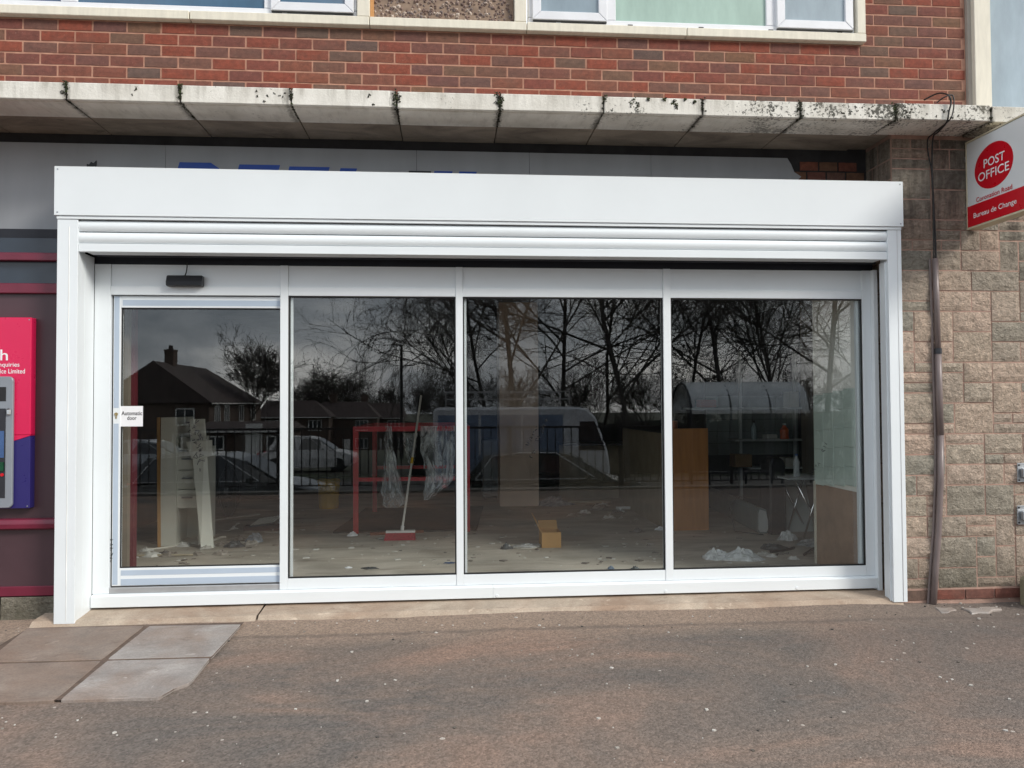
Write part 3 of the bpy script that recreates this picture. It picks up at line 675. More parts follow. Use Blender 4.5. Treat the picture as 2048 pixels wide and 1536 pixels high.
def guide(x0, x1, right):
    mb = MB()
    mb.box(x0,x1,-0.055,0.05,0.0 if not right else -0.005,2.681)
    g_ = mb.build('guide_rail', M_WHITE, rs, bevel=0.002)
    if right:
        MB().box(x1-0.034,x1-0.030,-0.0565,-0.0548,0.002,2.68).build('guide_joint', M_ALU, g_)
        MB().box(x0-0.012,x0-0.001,-0.03,0.04,0.0,2.45).build('brush_strip', M_WHITE, g_)
    else:
        MB().tube([(x0+0.078+0.002*mnoise.noise(Vector((0,0,k_*1.7))), -0.0555, 0.02+k_*0.09) for k_ in range(30)], [0.0025+0.002*abs(mnoise.noise(Vector((3,0,k_*0.9)))) for k_ in range(30)], 5).build('sealant_bead', pm('white_sealant', (0.82,0.82,0.8), 0.5), g_)
    return g_
guide(-2.605,-2.472,False); guide(3.168,3.272,True)
def slat(z0, z1):
    pr = []; h = z1-z0; oy = -0.034
    for k_ in range(9):
        t = k_/8; pr.append((oy-0.017*math.sin(math.pi*(0.06+0.88*t))**0.7, z0+0.004+(h-0.010)*t))
    pr += [(oy+0.006,z1-0.005),(oy+0.007,z1-0.001),(oy+0.012,z1-0.001),(oy+0.012,z0+0.003),(oy+0.006,z0+0.003)]
    return MB().prism(pr, 'x', -2.471, 3.167).build('slat', M_WHITE, rs, smooth=False)
slat(2.601,2.680); slat(2.5228,2.601); slat(2.680,2.758)
bb = MB(); bb.box(-2.471,3.167,-0.048,-0.022,2.466,2.5215); bb.box(-2.43,3.13,-0.0215,0.075,2.4665,2.474)
bb.build('bottom_bar', M_WHITE, rs, bevel=0.002)
MB().box(-2.41,3.15,0.077,0.092,2.458,2.484).build('rubber_seal', M_NAVY, rs)
MB().box(-2.50,3.20,0.205,0.24,2.428,2.72).build('gap_shade_board', M_NAVY, rs)  # near-black board painted as the shade of the open gap behind the curtain
MB().lathe([(0.10,-2.40),(0.10,3.10)], (0,0,0), 16).build('roller_tube', M_GALV, rs) if False else None
# white cladding board that lines the left reveal, behind the guide
cl = MB(); cl.box(-2.52,-2.4725,0.051,0.1885,0.0,2.47); cl.box(-2.60,-2.521,0.051,0.148,0.0,2.60)
single(cl, 'reveal_board', M_WHITE, 'white reveal board between the left shutter guide and the door frame', 'cladding', bevel=0.0015)

# ---------------------------------------------------------------- aluminium shop front
sf = thing('shop_front', (0.36,0.2,0.04), 'white aluminium shop front with three fixed panes below the shutter', 'shop front')
yF = 0.19
sl_ = MB(); sl_.prism([(0.158,0.046),(0.158,0.122),(0.188,0.132),(0.26,0.132),(0.26,0.046)], 'x', -2.468, 0.300); sl_.build('sill', M_WHITE, sf, bevel=0.002)
sl_ = MB(); sl_.prism([(0.158,0.046),(0.158,0.122),(0.188,0.132),(0.26,0.132),(0.26,0.046)], 'x', 0.301, 3.17); sl_.build('sill', M_WHITE, sf, bevel=0.002)
for x in (0.33,1.56,2.55): MB().lathe([(0.012,0.0),(0.010,-0.004)], (x,0.158,0.062), 10, 'y').build('cap', M_WHITE, sf)
MB().box(3.171,3.205,0.150,0.26,0.03,2.426).build('jamb', M_WHITE, sf, bevel=0.002)
MB().box(3.104,3.170,yF,0.255,0.1335,2.426).build('mullion', M_WHITE, sf, bevel=0.002)
MB().box(-2.4715,-2.362,yF,0.255,0.1335,2.426).build('jamb', M_WHITE, sf, bevel=0.002)
for a, b2 in ((-1.201,-1.146),(0.042,0.093),(1.571,1.628)):
    MB().box(a,b2,yF-0.004,0.262,0.1335,2.426).build('mullion', M_WHITE, sf, bevel=0.002)
bays = [(-2.361,-1.2015),(-1.1455,0.0415),(0.0935,1.5705),(1.6285,3.1035)]
for i, (a, b2) in enumerate(bays):
    MB().box(a,b2,yF+0.012,0.25,2.2745,2.426).build('transom_panel', M_WHITE, sf)
    MB().box(a,b2,yF,0.252,2.211,2.2735).build('transom', M_WHITE, sf, bevel=0.002)
    if i:
        MB().box(a,b2,yF,0.252,0.1335,0.209).build('bottom_rail', M_WHITE, sf, bevel=0.002)
        pn = MB().box(a+0.004,b2-0.004,0.215,0.223,0.2135,2.2075).build('pane', M_GLASS, sf)
        gk = MB(); t = 0.009
        gk.box(a,b2,0.199,0.214,0.2095,0.2095+t); gk.box(a,b2,0.199,0.214,2.2105-t,2.2105)
        gk.box(a,a+t,0.1995,0.2135,0.2095+t,2.2105-t); gk.box(b2-t,b2,0.1995,0.2135,0.2095+t,2.2105-t)
        gk.build('gasket', M_BLACK, sf)
        ib = MB(); ib.box(a+0.010,a+0.026,0.2245,0.25,0.2145,2.2065); ib.build('inner_bead', M_WHITE, sf) if i != 3 else None
        if i == 3: MB().box(b2-0.034,b2-0.012,0.2245,0.25,0.2145,2.2065).build('inner_bead', M_WHITE, sf)
PANES = [o_ for o_ in sf.children if o_.name.startswith('pane')]
th = MB(); th.box(-2.361,-1.2015,0.20,0.30,0.1335,0.172); th.build('threshold', M_ALU, sf, bevel=0.003)
# sliding door leaf
dr = thing('sliding_door', (-1.75,0.24,0.18), 'white sliding glass door with strips of blue protective film', 'door')
dy0, dy1 = 0.215, 0.262
MB().box(-2.352,-2.302,dy0,dy1,0.18,2.205).build('stile', M_WHITE, dr, bevel=0.002)
MB().box(-1.16,-1.10,dy0+0.05,dy1+0.012,0.18,2.205).build('stile', M_WHITE, dr) if False else None
MB().box(-2.3015,-1.2025,dy0,dy1,2.124,2.205).build('top_rail', M_WHITE, dr, bevel=0.002)
MB().box(-2.3015,-1.2025,dy0,dy1,0.18,0.302).build('bottom_rail', M_WHITE, dr, bevel=0.002)
dp = MB().box(-2.2985,-1.2025,0.232,0.240,0.3045,2.1215).build('pane', M_GLASS, dr)
gk = MB(); gk.box(-2.3015,-1.2025,0.2255,0.231,0.3022,0.311); gk.box(-2.3015,-1.2025,0.2255,0.231,2.115,2.1238); gk.box(-2.3015,-2.293,0.2258,0.2308,0.3112,2.1148); gk.box(-1.211,-1.2025,0.2258,0.2308,0.3112,2.1148); gk.build('gasket', M_BLACK, dr)
for q in ((-2.346,-2.312,0.19,1.31),(-2.346,-2.312,1.42,2.203),(-2.29,-1.204,2.138,2.178),(-2.29,-1.204,0.252,0.288),(-2.29,-1.204,0.184,0.228)):
    MB().box(q[0],q[1],dy0-0.0012,dy0-0.0002,q[2],q[3]).build('film_strip', M_FILM, dr)
MB().box(-2.361,-2.353,dy0+0.006,dy1,0.18,2.205).build('door_seal', M_BLACK, dr)
lk = MB(); lk.lathe([(0.012,0),(0.011,-0.006)], (-2.329,dy0-0.0002,1.376), 12, 'y'); lk.box(-2.333,-2.325,dy0-0.004,dy0-0.0005,1.345,1.366); lk.build('lock', pm('brass', (0.5,0.38,0.18), 0.35, 0.9), dr)
# marker handwriting on the door stile and on the panes
def scribble(pts, parent, seed, wd=0.002, y=0.2135):
    r_ = random.Random(seed); mb = MB()
    for (x0, y0), (x1, y1), n_ in pts:
        A, B = ay(x0,y0,y), ay(x1,y1,y); d = (B-A); nn = Vector((-d.z,0,d.x)).normalized(); s = d.length/n_
        for k_ in range(n_):
            c_ = A + d*((k_+0.5)/n_); q = []
            for t in range(r_.choice((3,4,5))): q.append(c_ + nn*r_.uniform(-0.5,0.5)*s*1.25 + d.normalized()*r_.uniform(-0.45,0.45)*s)
            mb.tube(q, wd, 4)
    return mb.build('marker_writing', M_INK, parent, kind='stuff')
scribble([((222,1125),(224,1078),7)], dr, 3, 0.0022, dy0-0.0015)
scribble([((372,842),(408,880),6),((392,838),(404,925),9),((376,860),(400,905),6),((385,905),(413,945),3)], dp, 5, 0.0025, 0.2315)
scribble([((686,795),(730,748),9),((700,800),(722,775),4)], PANES[0], 6, 0.0022)
scribble([((1052,892),(1076,852),8),((1072,882),(1096,838),6),((1060,915),(1072,896),3)], PANES[1], 7, 0.0024)
scribble([((1622,945),(1640,925),4),((1645,905),(1652,885),3)], PANES[2], 8, 0.0022)

# ---------------------------------------------------------------- small things on the front
nt_ = thing('paper_notice', (-2.22,0.229,1.33), 'white paper notice reading Automatic door taped to the door glass', 'notice')
a, b2 = ay(241,853,0.2250), ay(286,812,0.2250)
MB().box(a.x,b2.x,0.2246,0.2252,a.z,b2.z).build('paper', M_PAPER, nt_)
w_ = b2.x-a.x
text('lettering', 'Automatic', (a.x+0.006,0.2245,a.z+0.078), (1,0,0), (0,0,1), w_-0.011, 0.029, M_INK, nt_, 0.0005, 0, 0.016)
text('lettering', 'door', (a.x+0.045,0.2245,a.z+0.045), (1,0,0), (0,0,1), w_*0.42, 0.028, M_INK, nt_, 0.0005, 0, 0.016)
se = thing('door_sensor', (-1.85,0.19,2.265), 'black automatic door sensor above the sliding door', 'sensor')
MB().prism([(0.1995,2.268),(0.1995,2.345),(0.150,2.345),(0.132,2.30),(0.135,2.268)], 'x', -1.972, -1.728).build('housing', pm('sensor_plastic', (0.012,0.013,0.017), 0.3), se, bevel=0.006)
MB().tube([(-1.86,0.19,2.345),(-1.845,0.175,2.37),(-1.838,0.17,2.41),(-1.85,0.2,2.44)], 0.004, 6).build('cable', M_CABLE, se)
# left bay: maroon timber front and cash machine
mf = thing('maroon_front', (-3.3,0.15,0.02), 'dark maroon panelled shop front left of the shutter', 'panelling')
MB().box(-5.5,-2.53,0.15,0.26,0.21,2.208).build('panel', M_DMAROON, mf)
MB().box(-5.5,-2.53,0.12,0.26,2.2085,2.277).build('rail', M_MAROON, mf, bevel=0.004)
MB().box(-5.5,-2.53,0.17,0.26,2.2775,2.434).build('fanlight', pm('dark_fanlight', C(44,54,66), 0.2, var=0.1), mf)
MB().box(-5.5,-2.53,0.12,0.26,2.4345,2.488).build('rail', M_MAROON, mf, bevel=0.004)
MB().box(-5.5,-2.53,0.18,0.29,2.4885,2.60).build('fanlight', pm('dark_fanlight', C(40,44,52), 0.3), mf)
MB().box(-5.5,-2.53,0.2,0.32,2.6005,2.668).build('shadow_gap', M_NAVY, mf)
MB().prism([(0.1495,0.59),(0.10,0.605),(0.095,0.64),(0.11,0.668),(0.1495,0.672)], 'x', -5.5, -2.53).build('ledge', M_MAROON, mf, bevel=0.004)
MB().box(-5.5,-2.53,0.14,0.26,0.142,0.2095).build('rail', M_MAROON, mf, bevel=0.004)
mb = MB(); xk = -5.5
while xk < -2.53:
    w_ = rnd.uniform(0.3,0.7); mb.grid(lambda u, v: (xk+min(w_-0.01,-2.53-xk)*u, 0.135+0.012*mnoise.noise(Vector((xk+u*3,v*4,2))), -0.02+0.16*v), 6, 4); xk += w_
mb.build('plinth', M_STONE, mf)
am = thing('cash_machine', (-3.2,0.13,0.74), 'cash machine in a pink and blue surround at the left edge', 'cash machine')
MB().box(-3.62,-2.835,0.085,0.1495,1.24,2.038).build('surround', M_PINK, am, bevel=0.004)
MB().prism([(-3.62,0.745),(-2.836,0.745),(-2.836,1.235),(-3.62,0.98)], 'y', 0.0865, 0.1495).build('lower_panel', M_SIGNBLUE, am, bevel=0.003)
MB().prism([(-3.62,0.981),(-2.836,1.236),(-2.836,1.2395),(-3.62,1.2395)], 'y', 0.0855, 0.1495).build('surround', M_PINK, am)
for z in (2.022,0.76): MB().lathe([(0.005,0),(0.004,-0.002)], (-2.85,0.085,z), 8, 'y').build('screw', M_GALV, am)
def rrect(x0, x1, z0, z1, r, n_=5):
    q = []
    for cx, cz, a0 in ((x1-r,z0+r,-90),(x1-r,z1-r,0),(x0+r,z1-r,90),(x0+r,z0+r,180)):
        for k_ in range(n_+1): t = R(a0+90*k_/n_); q.append((cx+r*math.cos(t), cz+r*math.sin(t)))
    return q
M_ATM = pm('atm_grey', C(134,140,148), 0.35, var=0.05)
MB().prism(rrect(-3.5,-2.938,0.752,1.636,0.03), 'y', 0.062, 0.085).build('bezel', M_ATM, am, bevel=0.004)
MB().box(-3.45,-2.982,0.0595,0.0618,1.47,1.565).build('slot', M_BLACK, am)
MB().box(-3.45,-2.982,0.0595,0.0618,0.82,1.42).build('recess', M_DARK, am)
MB().box(-3.42,-2.99,0.058,0.0594,1.09,1.27).build('screen', pm('atm_screen', C(70,96,140), 0.15), am)
MB().box(-3.02,-2.99,0.05,0.0594,1.0,1.06).build('card_slot', pm('green_slot', C(14,70,44), 0.3), am)
MB().lathe([(0.012,0),(0.01,-0.006)], (-3.0,0.0594,0.975), 10, 'y').build('button', M_SIGNRED, am)
for i in range(4):
    for j in range(3): MB().box(-3.30+0.06*i,-3.25+0.06*i,0.05,0.0594,0.85+0.04*j,0.88+0.04*j).build('key', M_ATM, am, bevel=0.002)
MB().box(-2.976,-2.945,0.045,0.0615,1.375,1.42).build('mirror', pm('mirror', (0.8,0.8,0.8), 0.08, 1.0, var=0.02), am, bevel=0.008)
wm = pm('sign_lettering', (0.85,0.85,0.87), 0.4)
def rtext(s, xr, zb, h, wd): text('lettering', s, (xr-wd,0.0849,zb), (1,0,0), (0,0,1), wd, h, wm, am, 0.0006, 0, 0.008)
z_ = lambda py: ay(30,py,0.085).z
rtext('Cash', ay(16,700,0.085).x, z_(721), 0.075, 0.24)
rtext('enquiries', ay(39,730,0.085).x, z_(736), 0.036, 0.155)
rtext('Office Limited', ay(50,742,0.085).x, z_(747), 0.032, 0.21)
# projecting sign
SX = 3.797
ps = thing('projecting_sign', (3.84,-0.36,2.70), 'white and red projecting sign with a red oval on the stone wall', 'sign')
MB().box(SX+0.001,SX+0.085,-0.80,-0.036,2.706,3.328).build('sign_box', M_SIGNWHITE, ps, bevel=0.003)
tr = MB(); tr.box(SX-0.004,SX+0.09,-0.805,-0.03,2.694,2.705); tr.box(SX-0.004,SX+0.09,-0.805,-0.03,3.329,3.34); tr.box(SX-0.003,SX+0.089,-0.0355,-0.030,2.7055,3.3285); tr.box(SX-0.003,SX+0.089,-0.806,-0.7985,2.7055,3.3285)
tr.build('trim', M_SIGNFRAME, ps)
MB().box(SX-0.001,SX+0.0005,-0.798,-0.038,2.708,2.860).build('red_band', M_SIGNRED, ps)
el = [(-0.315+0.193*math.cos(2*math.pi*k_/40), 3.088+0.158*math.sin(2*math.pi*k_/40)) for k_ in range(40)]
MB().prism(el, 'x', SX-0.001, SX+0.0005).build('red_oval', M_SIGNRED, ps)
def stext(s, px0, py0, px1, py1, hgt, mm):
    A, B = ax(px0,py0,SX), ax(px1,py1,SX)
    text('lettering', s, (SX,A.y,A.z), (0,-1,0), (0,0,1), abs(B.y-A.y), hgt, mm, ps, 0.0022, 0, 0.008)
stext('POST', 1968, 337, 2010, 318, 0.062, wm); stext('OFFICE', 1957, 365, 2019, 337, 0.062, wm)
stext('Coronation Road', 1953, 405, 2025, 381, 0.034, M_SIGNRED); stext('Bureau de Change', 1948, 440, 2034, 412, 0.048, wm)
for z in (2.85,3.2): MB().box(3.80,3.88,-0.0295,0.01,z,z+0.04).build('wall_plate', M_GALV, ps)
# conduit and cables
cdp = [ay(x,y,-0.035) for x,y in ((1870,517),(1873,600),(1876,705),(1878,780),(1881,870),(1881,960),(1877,1060),(1871,1140),(1866,1217))]
cu = thing('conduit', (cdp[-1].x,-0.035,0), 'bowed brown grey conduit pipe fixed to the stone pier', 'pipe')
MB().tube(cdp[:3], 0.0205, 12).build('pipe_section', M_PIPE, cu, smooth=True)
MB().tube([cdp[2]+Vector((0,0,0.02))]+cdp[3:5], 0.0235, 12).build('pipe_section', M_PIPE, cu, smooth=True)
MB().tube(cdp[4:], 0.0225, 12).build('pipe_section', M_PIPE, cu, smooth=True)
MB().tube([p_+Vector((-0.028,0.018,0)) for p_ in cdp], 0.009, 6).build('back_strip', M_PIPE, cu)
MB().tube([cdp[2]+Vector((0,0,0.03)), cdp[2]+Vector((0,0,-0.01))], 0.026, 12).build('clip', M_DARK, cu)
def cab(pts, r_, lb):
    mb = MB(); P = []
    for i in range(len(pts)-1):
        p0, p1, p2, p3 = pts[max(i-1,0)], pts[i], pts[i+1], pts[min(i+2,len(pts)-1)]
        for t in (0,0.25,0.5,0.75): P.append(0.5*((2*p1)+(p2-p0)*t+(2*p0-5*p1+4*p2-p3)*t*t+(3*p1-p0-3*p2+p3)*t**3))
    P.append(pts[-1]); mb.tube(P, r_, 6); return single(mb, 'cable', M_CABLE, lb, 'cable', 'cables running down the pier', smooth=True)
cab([ay(1848,200,-0.05),ay(1875,187,-0.15),ay(1896,190,-0.335),ay(1902,205,-0.345),ay(1898,222,-0.345),ay(1893,245,-0.32),ay(1875,265,-0.15),ay(1866,276,-0.035),ay(1864,330,-0.025),ay(1868,420,-0.022),ay(1871,480,-0.022),ay(1872,525,-0.03)], 0.006, 'black cable looping over the canopy edge and down into the conduit')
cab([ay(1874,205,-0.28),ay(1886,196,-0.335),ay(1904,190,-0.345),ay(1908,205,-0.35),ay(1905,228,-0.348),ay(1897,242,-0.325),ay(1868,266,-0.12),ay(1855,280,-0.03),ay(1857,310,-0.024),ay(1864,350,-0.024),ay(1867,440,-0.028),ay(1868,525,-0.036)], 0.005, 'second black cable bowing outward on the pier below the canopy')
for py, lb in ((945,'upper grey metal wall bracket at the right edge'),(1030,'lower grey metal wall bracket at the right edge')):
    p_ = ay(2042, py, -0.02); br = thing('wall_bracket', (p_.x,-0.02,p_.z-0.07), lb, 'bracket', 'brackets on the stone wall')
    MB().box(p_.x-0.03,p_.x+0.09,-0.024,-0.018,p_.z-0.07,p_.z+0.07).build('plate', M_GALV, br, bevel=0.002)
    MB().prism([(p_.x-0.01,p_.z-0.035),(p_.x+0.09,p_.z-0.045),(p_.x+0.09,p_.z+0.045),(p_.x-0.012,p_.z+0.03)], 'y', -0.06, -0.0245).build('saddle', M_GALV, br, bevel=0.006)
    for dx in (-0.018,): 
        for dz in (-0.055,0.055): MB().lathe([(0.007,0),(0.006,-0.005)], (p_.x+dx,-0.024,p_.z+dz), 8, 'y').build('bolt', M_DARK, br)

# ---------------------------------------------------------------- inside the shop
FZ = 0.06
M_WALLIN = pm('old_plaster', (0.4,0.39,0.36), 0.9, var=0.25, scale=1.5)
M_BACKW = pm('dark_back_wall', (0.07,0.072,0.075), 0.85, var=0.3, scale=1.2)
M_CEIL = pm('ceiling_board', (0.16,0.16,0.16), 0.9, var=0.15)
struct(MB().box(-3.6,4.9,0.262,9.9,-0.15,FZ), 'floor', M_SCREED)
struct(MB().box(-3.6,4.9,0.35,9.9,2.80,2.95), 'ceiling', M_CEIL)
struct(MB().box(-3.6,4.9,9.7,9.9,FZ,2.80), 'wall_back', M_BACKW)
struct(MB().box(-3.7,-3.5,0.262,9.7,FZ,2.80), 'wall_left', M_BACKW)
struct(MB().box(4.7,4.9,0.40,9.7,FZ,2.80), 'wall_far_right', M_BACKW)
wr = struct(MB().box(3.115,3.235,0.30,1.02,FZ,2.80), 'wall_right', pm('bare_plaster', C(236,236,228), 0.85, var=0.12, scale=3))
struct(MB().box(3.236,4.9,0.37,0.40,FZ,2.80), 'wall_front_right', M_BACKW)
struct(MB().box(-2.475,3.115,0.241,0.262,2.43,2.80), 'wall_over_door', M_WALLIN)
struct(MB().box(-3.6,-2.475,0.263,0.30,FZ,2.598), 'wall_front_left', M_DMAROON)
# green tiles and bare backing on the right return
M_TILE = pm('pale_green_tile', C(196,212,204), 0.25, var=0.08, scale=4)
for j in range(5):
    for i in range(4):
        y0 = 0.335+i*0.168; z0 = 0.78+j*0.152-0.03*i*0.5
        MB().box(3.105,3.114,y0+0.001,y0+0.166,z0,z0+0.150).build('tile', M_TILE, wr, bevel=0.0015)
MB().box(3.108,3.1145,0.305,1.0,FZ+0.002,0.74).build('board', pm('brown_board', C(150,124,104), 0.8, var=0.2, scale=5), wr)
MB().box(3.100,3.113,0.985,1.015,FZ+0.002,0.76).build('strip', pm('cream_strip', C(200,196,180), 0.6), wr)
# inner maroon post by the sliding door
ip = MB(); A = ay(246,900,0.5); B = ay(268,900,0.5); ip.box(A.x,B.x,0.5,0.56,FZ,2.80)
single(ip, 'inner_post', pm('dull_maroon', C(92,30,40), 0.5), 'dark maroon post standing inside behind the sliding door', 'post')
ip = MB(); A2 = ay(238,900,0.4); ip.box(A2.x-0.05,A2.x+0.045,0.44,0.49,FZ,2.80)
single(ip, 'timber_post', pm('grey_timber', C(120,110,98), 0.7), 'grey timber post inside behind the door stile', 'post')
# column
A, B = az(1000,1013,FZ), az(1079,1013,FZ)
single(MB().box(A.x,B.x,A.y,A.y+0.5,FZ,2.80), 'column', pm('beige_column', C(232,206,184), 0.75, var=0.12, scale=2), 'beige plastered column standing in the middle of the shop', 'column')
# red steel frame
M_RED = pm('red_steel', C(176,26,38), 0.4, var=0.12, scale=6)
fl, fr_ = az(712,1067,FZ), az(935,1063,FZ)
rf = thing('red_frame', ((fl.x+fr_.x)/2,fl.y,FZ), 'red steel frame stand inside draped with plastic wrap', 'frame')
x0, x1, y0 = fl.x, fr_.x, fl.y; y1 = y0+1.55; zt = ay(712,853,y0).z; T = 0.055
for (x, y) in ((x0,y0),(x1,y0),(x0+0.05,y1),(x1-0.03,y1)): MB().box(x-T/2,x+T/2,y-T/2,y+T/2,FZ,zt-T).build('leg', M_RED, rf)
for y in (y0,y1): MB().box(x0-T/2,x1+T/2,y-T/2,y+T/2,zt-T+0.001,zt).build('rail', M_RED, rf)
for x in (x0,x1): MB().box(x-T/2,x+T/2,y0+T/2+0.001,y1-T/2-0.001,zt-T+0.002,zt-0.001).build('rail', M_RED, rf)
zm = ay(800,958,y0).z
MB().box(x0+T/2,x1-T/2,y0-0.02,y0+0.02,zm-0.02,zm+0.02).build('rail', M_RED, rf); MB().box(x0+0.08,x1-0.06,y1-0.02,y1+0.02,zm-0.02,zm+0.02).build('rail', M_RED, rf)
# plastic wrap hanging on the frame
M_WRAP = wrapmat('plastic_wrap', lo=0.08, hi=0.85)
def drape(pxs, y, seed, lb):
    r_ = Vector((seed*3.7,seed*1.3,0)); pl = [(ay(a,c,y), ay(b,c,y)) for a, b, c in pxs]
    def fn(u, v):
        t = v*(len(pl)-1); i = min(int(t), len(pl)-2); f = t-i
        L_ = pl[i][0].lerp(pl[i+1][0], f); R_ = pl[i][1].lerp(pl[i+1][1], f); q = L_.lerp(R_, u)
        k_ = mnoise.noise(r_+Vector((u*7,v*2.2,0)))*0.06+mnoise.noise(r_+Vector((u*19,v*8,4)))*0.025
        return q+Vector((0.02*mnoise.noise(r_+Vector((u*4,v*9,9))), k_, 0))
    return single(MB().grid(fn, 22, 34), 'plastic_wrap', M_WRAP, lb, 'plastic wrap', 'plastic wrap on the red frame', recalc=False)
drape([(770,782,852),(768,788,900),(766,798,950),(764,806,985),(764,812,1008),(772,796,1016)], y0-0.06, 1, 'long crumpled strip of clear plastic hanging left on the red frame')
drape([(840,910,852),(842,911,900),(848,908,940),(852,904,965),(846,880,985),(850,858,1000)], y0-0.055, 2, 'wide bunched clear plastic hanging right on the red frame')
drape([(806,836,866),(808,832,890),(814,830,915),(820,826,930)], y0+0.3, 3, 'small clear plastic bunch behind the broom handle')
mat_ = MB().prism([(x0-0.25,y0+0.03),(x1+0.10,y0+0.03),(x1+0.25,y1+0.35),(x0-0.1,y1+0.35)], 'z', FZ+0.001, FZ+0.018)
single(mat_, 'floor_mat', pm('black_sheet', (0.018,0.018,0.02), 0.6, var=0.4, scale=5), 'black sheet lying on the floor under the red frame', 'mat')
# broom leaning on the frame
hd = az(800,1080,FZ); by = hd.y
br = thing('broom', (hd.x,by,FZ), 'push broom with red brush head leaning on the red frame', 'broom')
A, B = ay(768,1070,by), ay(831,1070,by)
MB().prism([(A.x,FZ),(B.x,FZ),(B.x-0.005,FZ+0.075),(A.x+0.02,FZ+0.075)], 'y', by-0.03, by+0.05).build('bristles', pm('red_bristles', C(150,42,52), 0.8, var=0.3, scale=60, bmp=0.5, bscale=200), br)
MB().box(A.x+0.02,B.x-0.005,by-0.025,by+0.045,FZ+0.0755,FZ+0.095).build('brush_stock', pm('white_plastic', (0.6,0.6,0.58), 0.5), br)
s0 = Vector((ay(804,1062,by).x,by+0.01,FZ+0.095)); s1 = ay(834,850,y0-0.03); s2 = s1+(s1-s0)*0.30
MB().tube([s0,s1,s2], [0.012,0.011,0.011], 8).build('handle', pm('pale_handle', (0.55,0.54,0.5), 0.5), br)
yb = s0.lerp(s1, 0.62); MB().tube([yb, s0.lerp(s1,0.68)], 0.014, 8).build('grip', pm('yellow_grip', C(210,170,40), 0.5), br)
MB().tube([s0-Vector((0,0,0.002)), s0+(s1-s0)*0.04], 0.018, 8).build('socket', MATS['white_plastic'], br)
A, B = az(738,1074,FZ), az(846,1068,FZ)
single(MB().beam(Vector((A.x,A.y+0.1,FZ+0.014)), Vector((B.x,B.y+0.1,FZ+0.014)), 0.05, 0.026), 'batten', pm('red_timber', C(130,78,56), 0.7), 'short reddish timber batten on the floor behind the broom head', 'batten')
# yellow bin
p_ = az(654,1019,FZ); r_ = 0.145
yb_ = thing('yellow_bin', (p_.x,p_.y+r_,FZ), 'yellow round bin with a lid at the back left', 'bin')
MB().lathe([(r_*0.86,0),(r_*0.9,0.02),(r_,0.34)], (p_.x,p_.y+r_,FZ), 20).build('body', pm('yellow_plastic', C(226,176,40), 0.5), yb_, smooth=False)
MB().lathe([(r_*1.06,0),(r_*1.06,0.03),(r_*0.9,0.05)], (p_.x,p_.y+r_,FZ+0.341), 20).build('lid', MATS['yellow_plastic'], yb_)
MB().lathe([(0.03,0),(0.03,0.03)], (p_.x,p_.y+r_,FZ+0.392), 10).build('knob', M_DARK, yb_)
# cardboard box with a raised flap
p_ = az(1084,1096,FZ); q_ = az(1115,1091,FZ); M_CARD = pm('cardboard', C(176,136,84), 0.85, var=0.08, scale=4)
cb = thing('cardboard_box', (p_.x,p_.y,FZ), 'open cardboard box with its flap up on the shop floor', 'box')
wd = q_.x-p_.x+0.02; zz = FZ+0.145
MB().box(p_.x,p_.x+wd,p_.y,p_.y+0.006,FZ,zz).build('side', M_CARD, cb)
MB().box(p_.x,p_.x+wd,p_.y+0.25,p_.y+0.256,FZ,zz).build('side', M_CARD, cb)
MB().box(p_.x,p_.x+0.006,p_.y+0.0065,p_.y+0.2495,FZ,zz).build('side', M_CARD, cb); MB().box(p_.x+wd-0.006,p_.x+wd,p_.y+0.0065,p_.y+0.2495,FZ,zz).build('side', M_CARD, cb)
MB().box(p_.x,p_.x+wd,p_.y+0.007,p_.y+0.249,FZ+0.0005,FZ+0.006).build('base', M_CARD, cb)
MB().add([(p_.x,p_.y+0.01,zz),(p_.x,p_.y+0.246,zz),(p_.x-0.07,p_.y+0.25,zz+0.16),(p_.x-0.07,p_.y+0.02,zz+0.15),(p_.x-0.004,p_.y+0.01,zz),(p_.x-0.004,p_.y+0.246,zz),(p_.x-0.074,p_.y+0.25,zz+0.16),(p_.x-0.074,p_.y+0.02,zz+0.15)], [(0,1,2,3),(7,6,5,4),(0,3,7,4),(1,5,6,2),(3,2,6,7)]).build('flap', M_CARD, cb)
MB().add([(p_.x,p_.y+0.252,zz),(p_.x+wd,p_.y+0.252,zz),(p_.x+wd,p_.y+0.33,zz+0.07),(p_.x,p_.y+0.33,zz+0.07)], [(0,1,2,3)]).build('flap', M_CARD, cb)
# timber counter end and counter
A, B = az(1340,1062,FZ), az(1418,1060,FZ); y0c = B.y; M_WOOD = pm('oak_veneer', C(168,112,58), 0.45, var=0.16, scale=3, stretch=(6,1,0.7))
ct = thing('wooden_counter', (A.x,y0c,FZ), 'oak veneered counter with a tall flat end panel behind the mullion', 'counter')
MB().box(A.x-0.06,B.x,y0c,y0c+0.03,FZ,ay(1380,857,y0c).z).build('end_panel', M_WOOD, ct)
zc = ay(1380,862,y0c).z
MB().box(A.x-0.03,B.x-0.02,y0c+0.031,y0c+2.1,zc-0.03,zc-0.002).build('worktop', pm('dark_worktop', (0.03,0.03,0.032), 0.35), ct)
MB().box(A.x-0.03,A.x,y0c+0.031,y0c+2.1,FZ,zc-0.031).build('side_panel', pm('beige_laminate', C(150,138,118), 0.5), ct)
pt = thing('paint_tin', (A.x+0.08,y0c+0.15,zc), 'small copper coloured tin standing on the wooden counter', 'tin')
MB().lathe([(0.045,0),(0.045,0.11)], (A.x+0.10,y0c+0.15,zc), 14).build('body', pm('copper_tin', C(150,88,60), 0.35, 0.4), pt)
MB().lathe([(0.03,0),(0.03,0.02)], (A.x+0.10,y0c+0.15,zc+0.1105), 14).build('lid', M_DARK, pt)
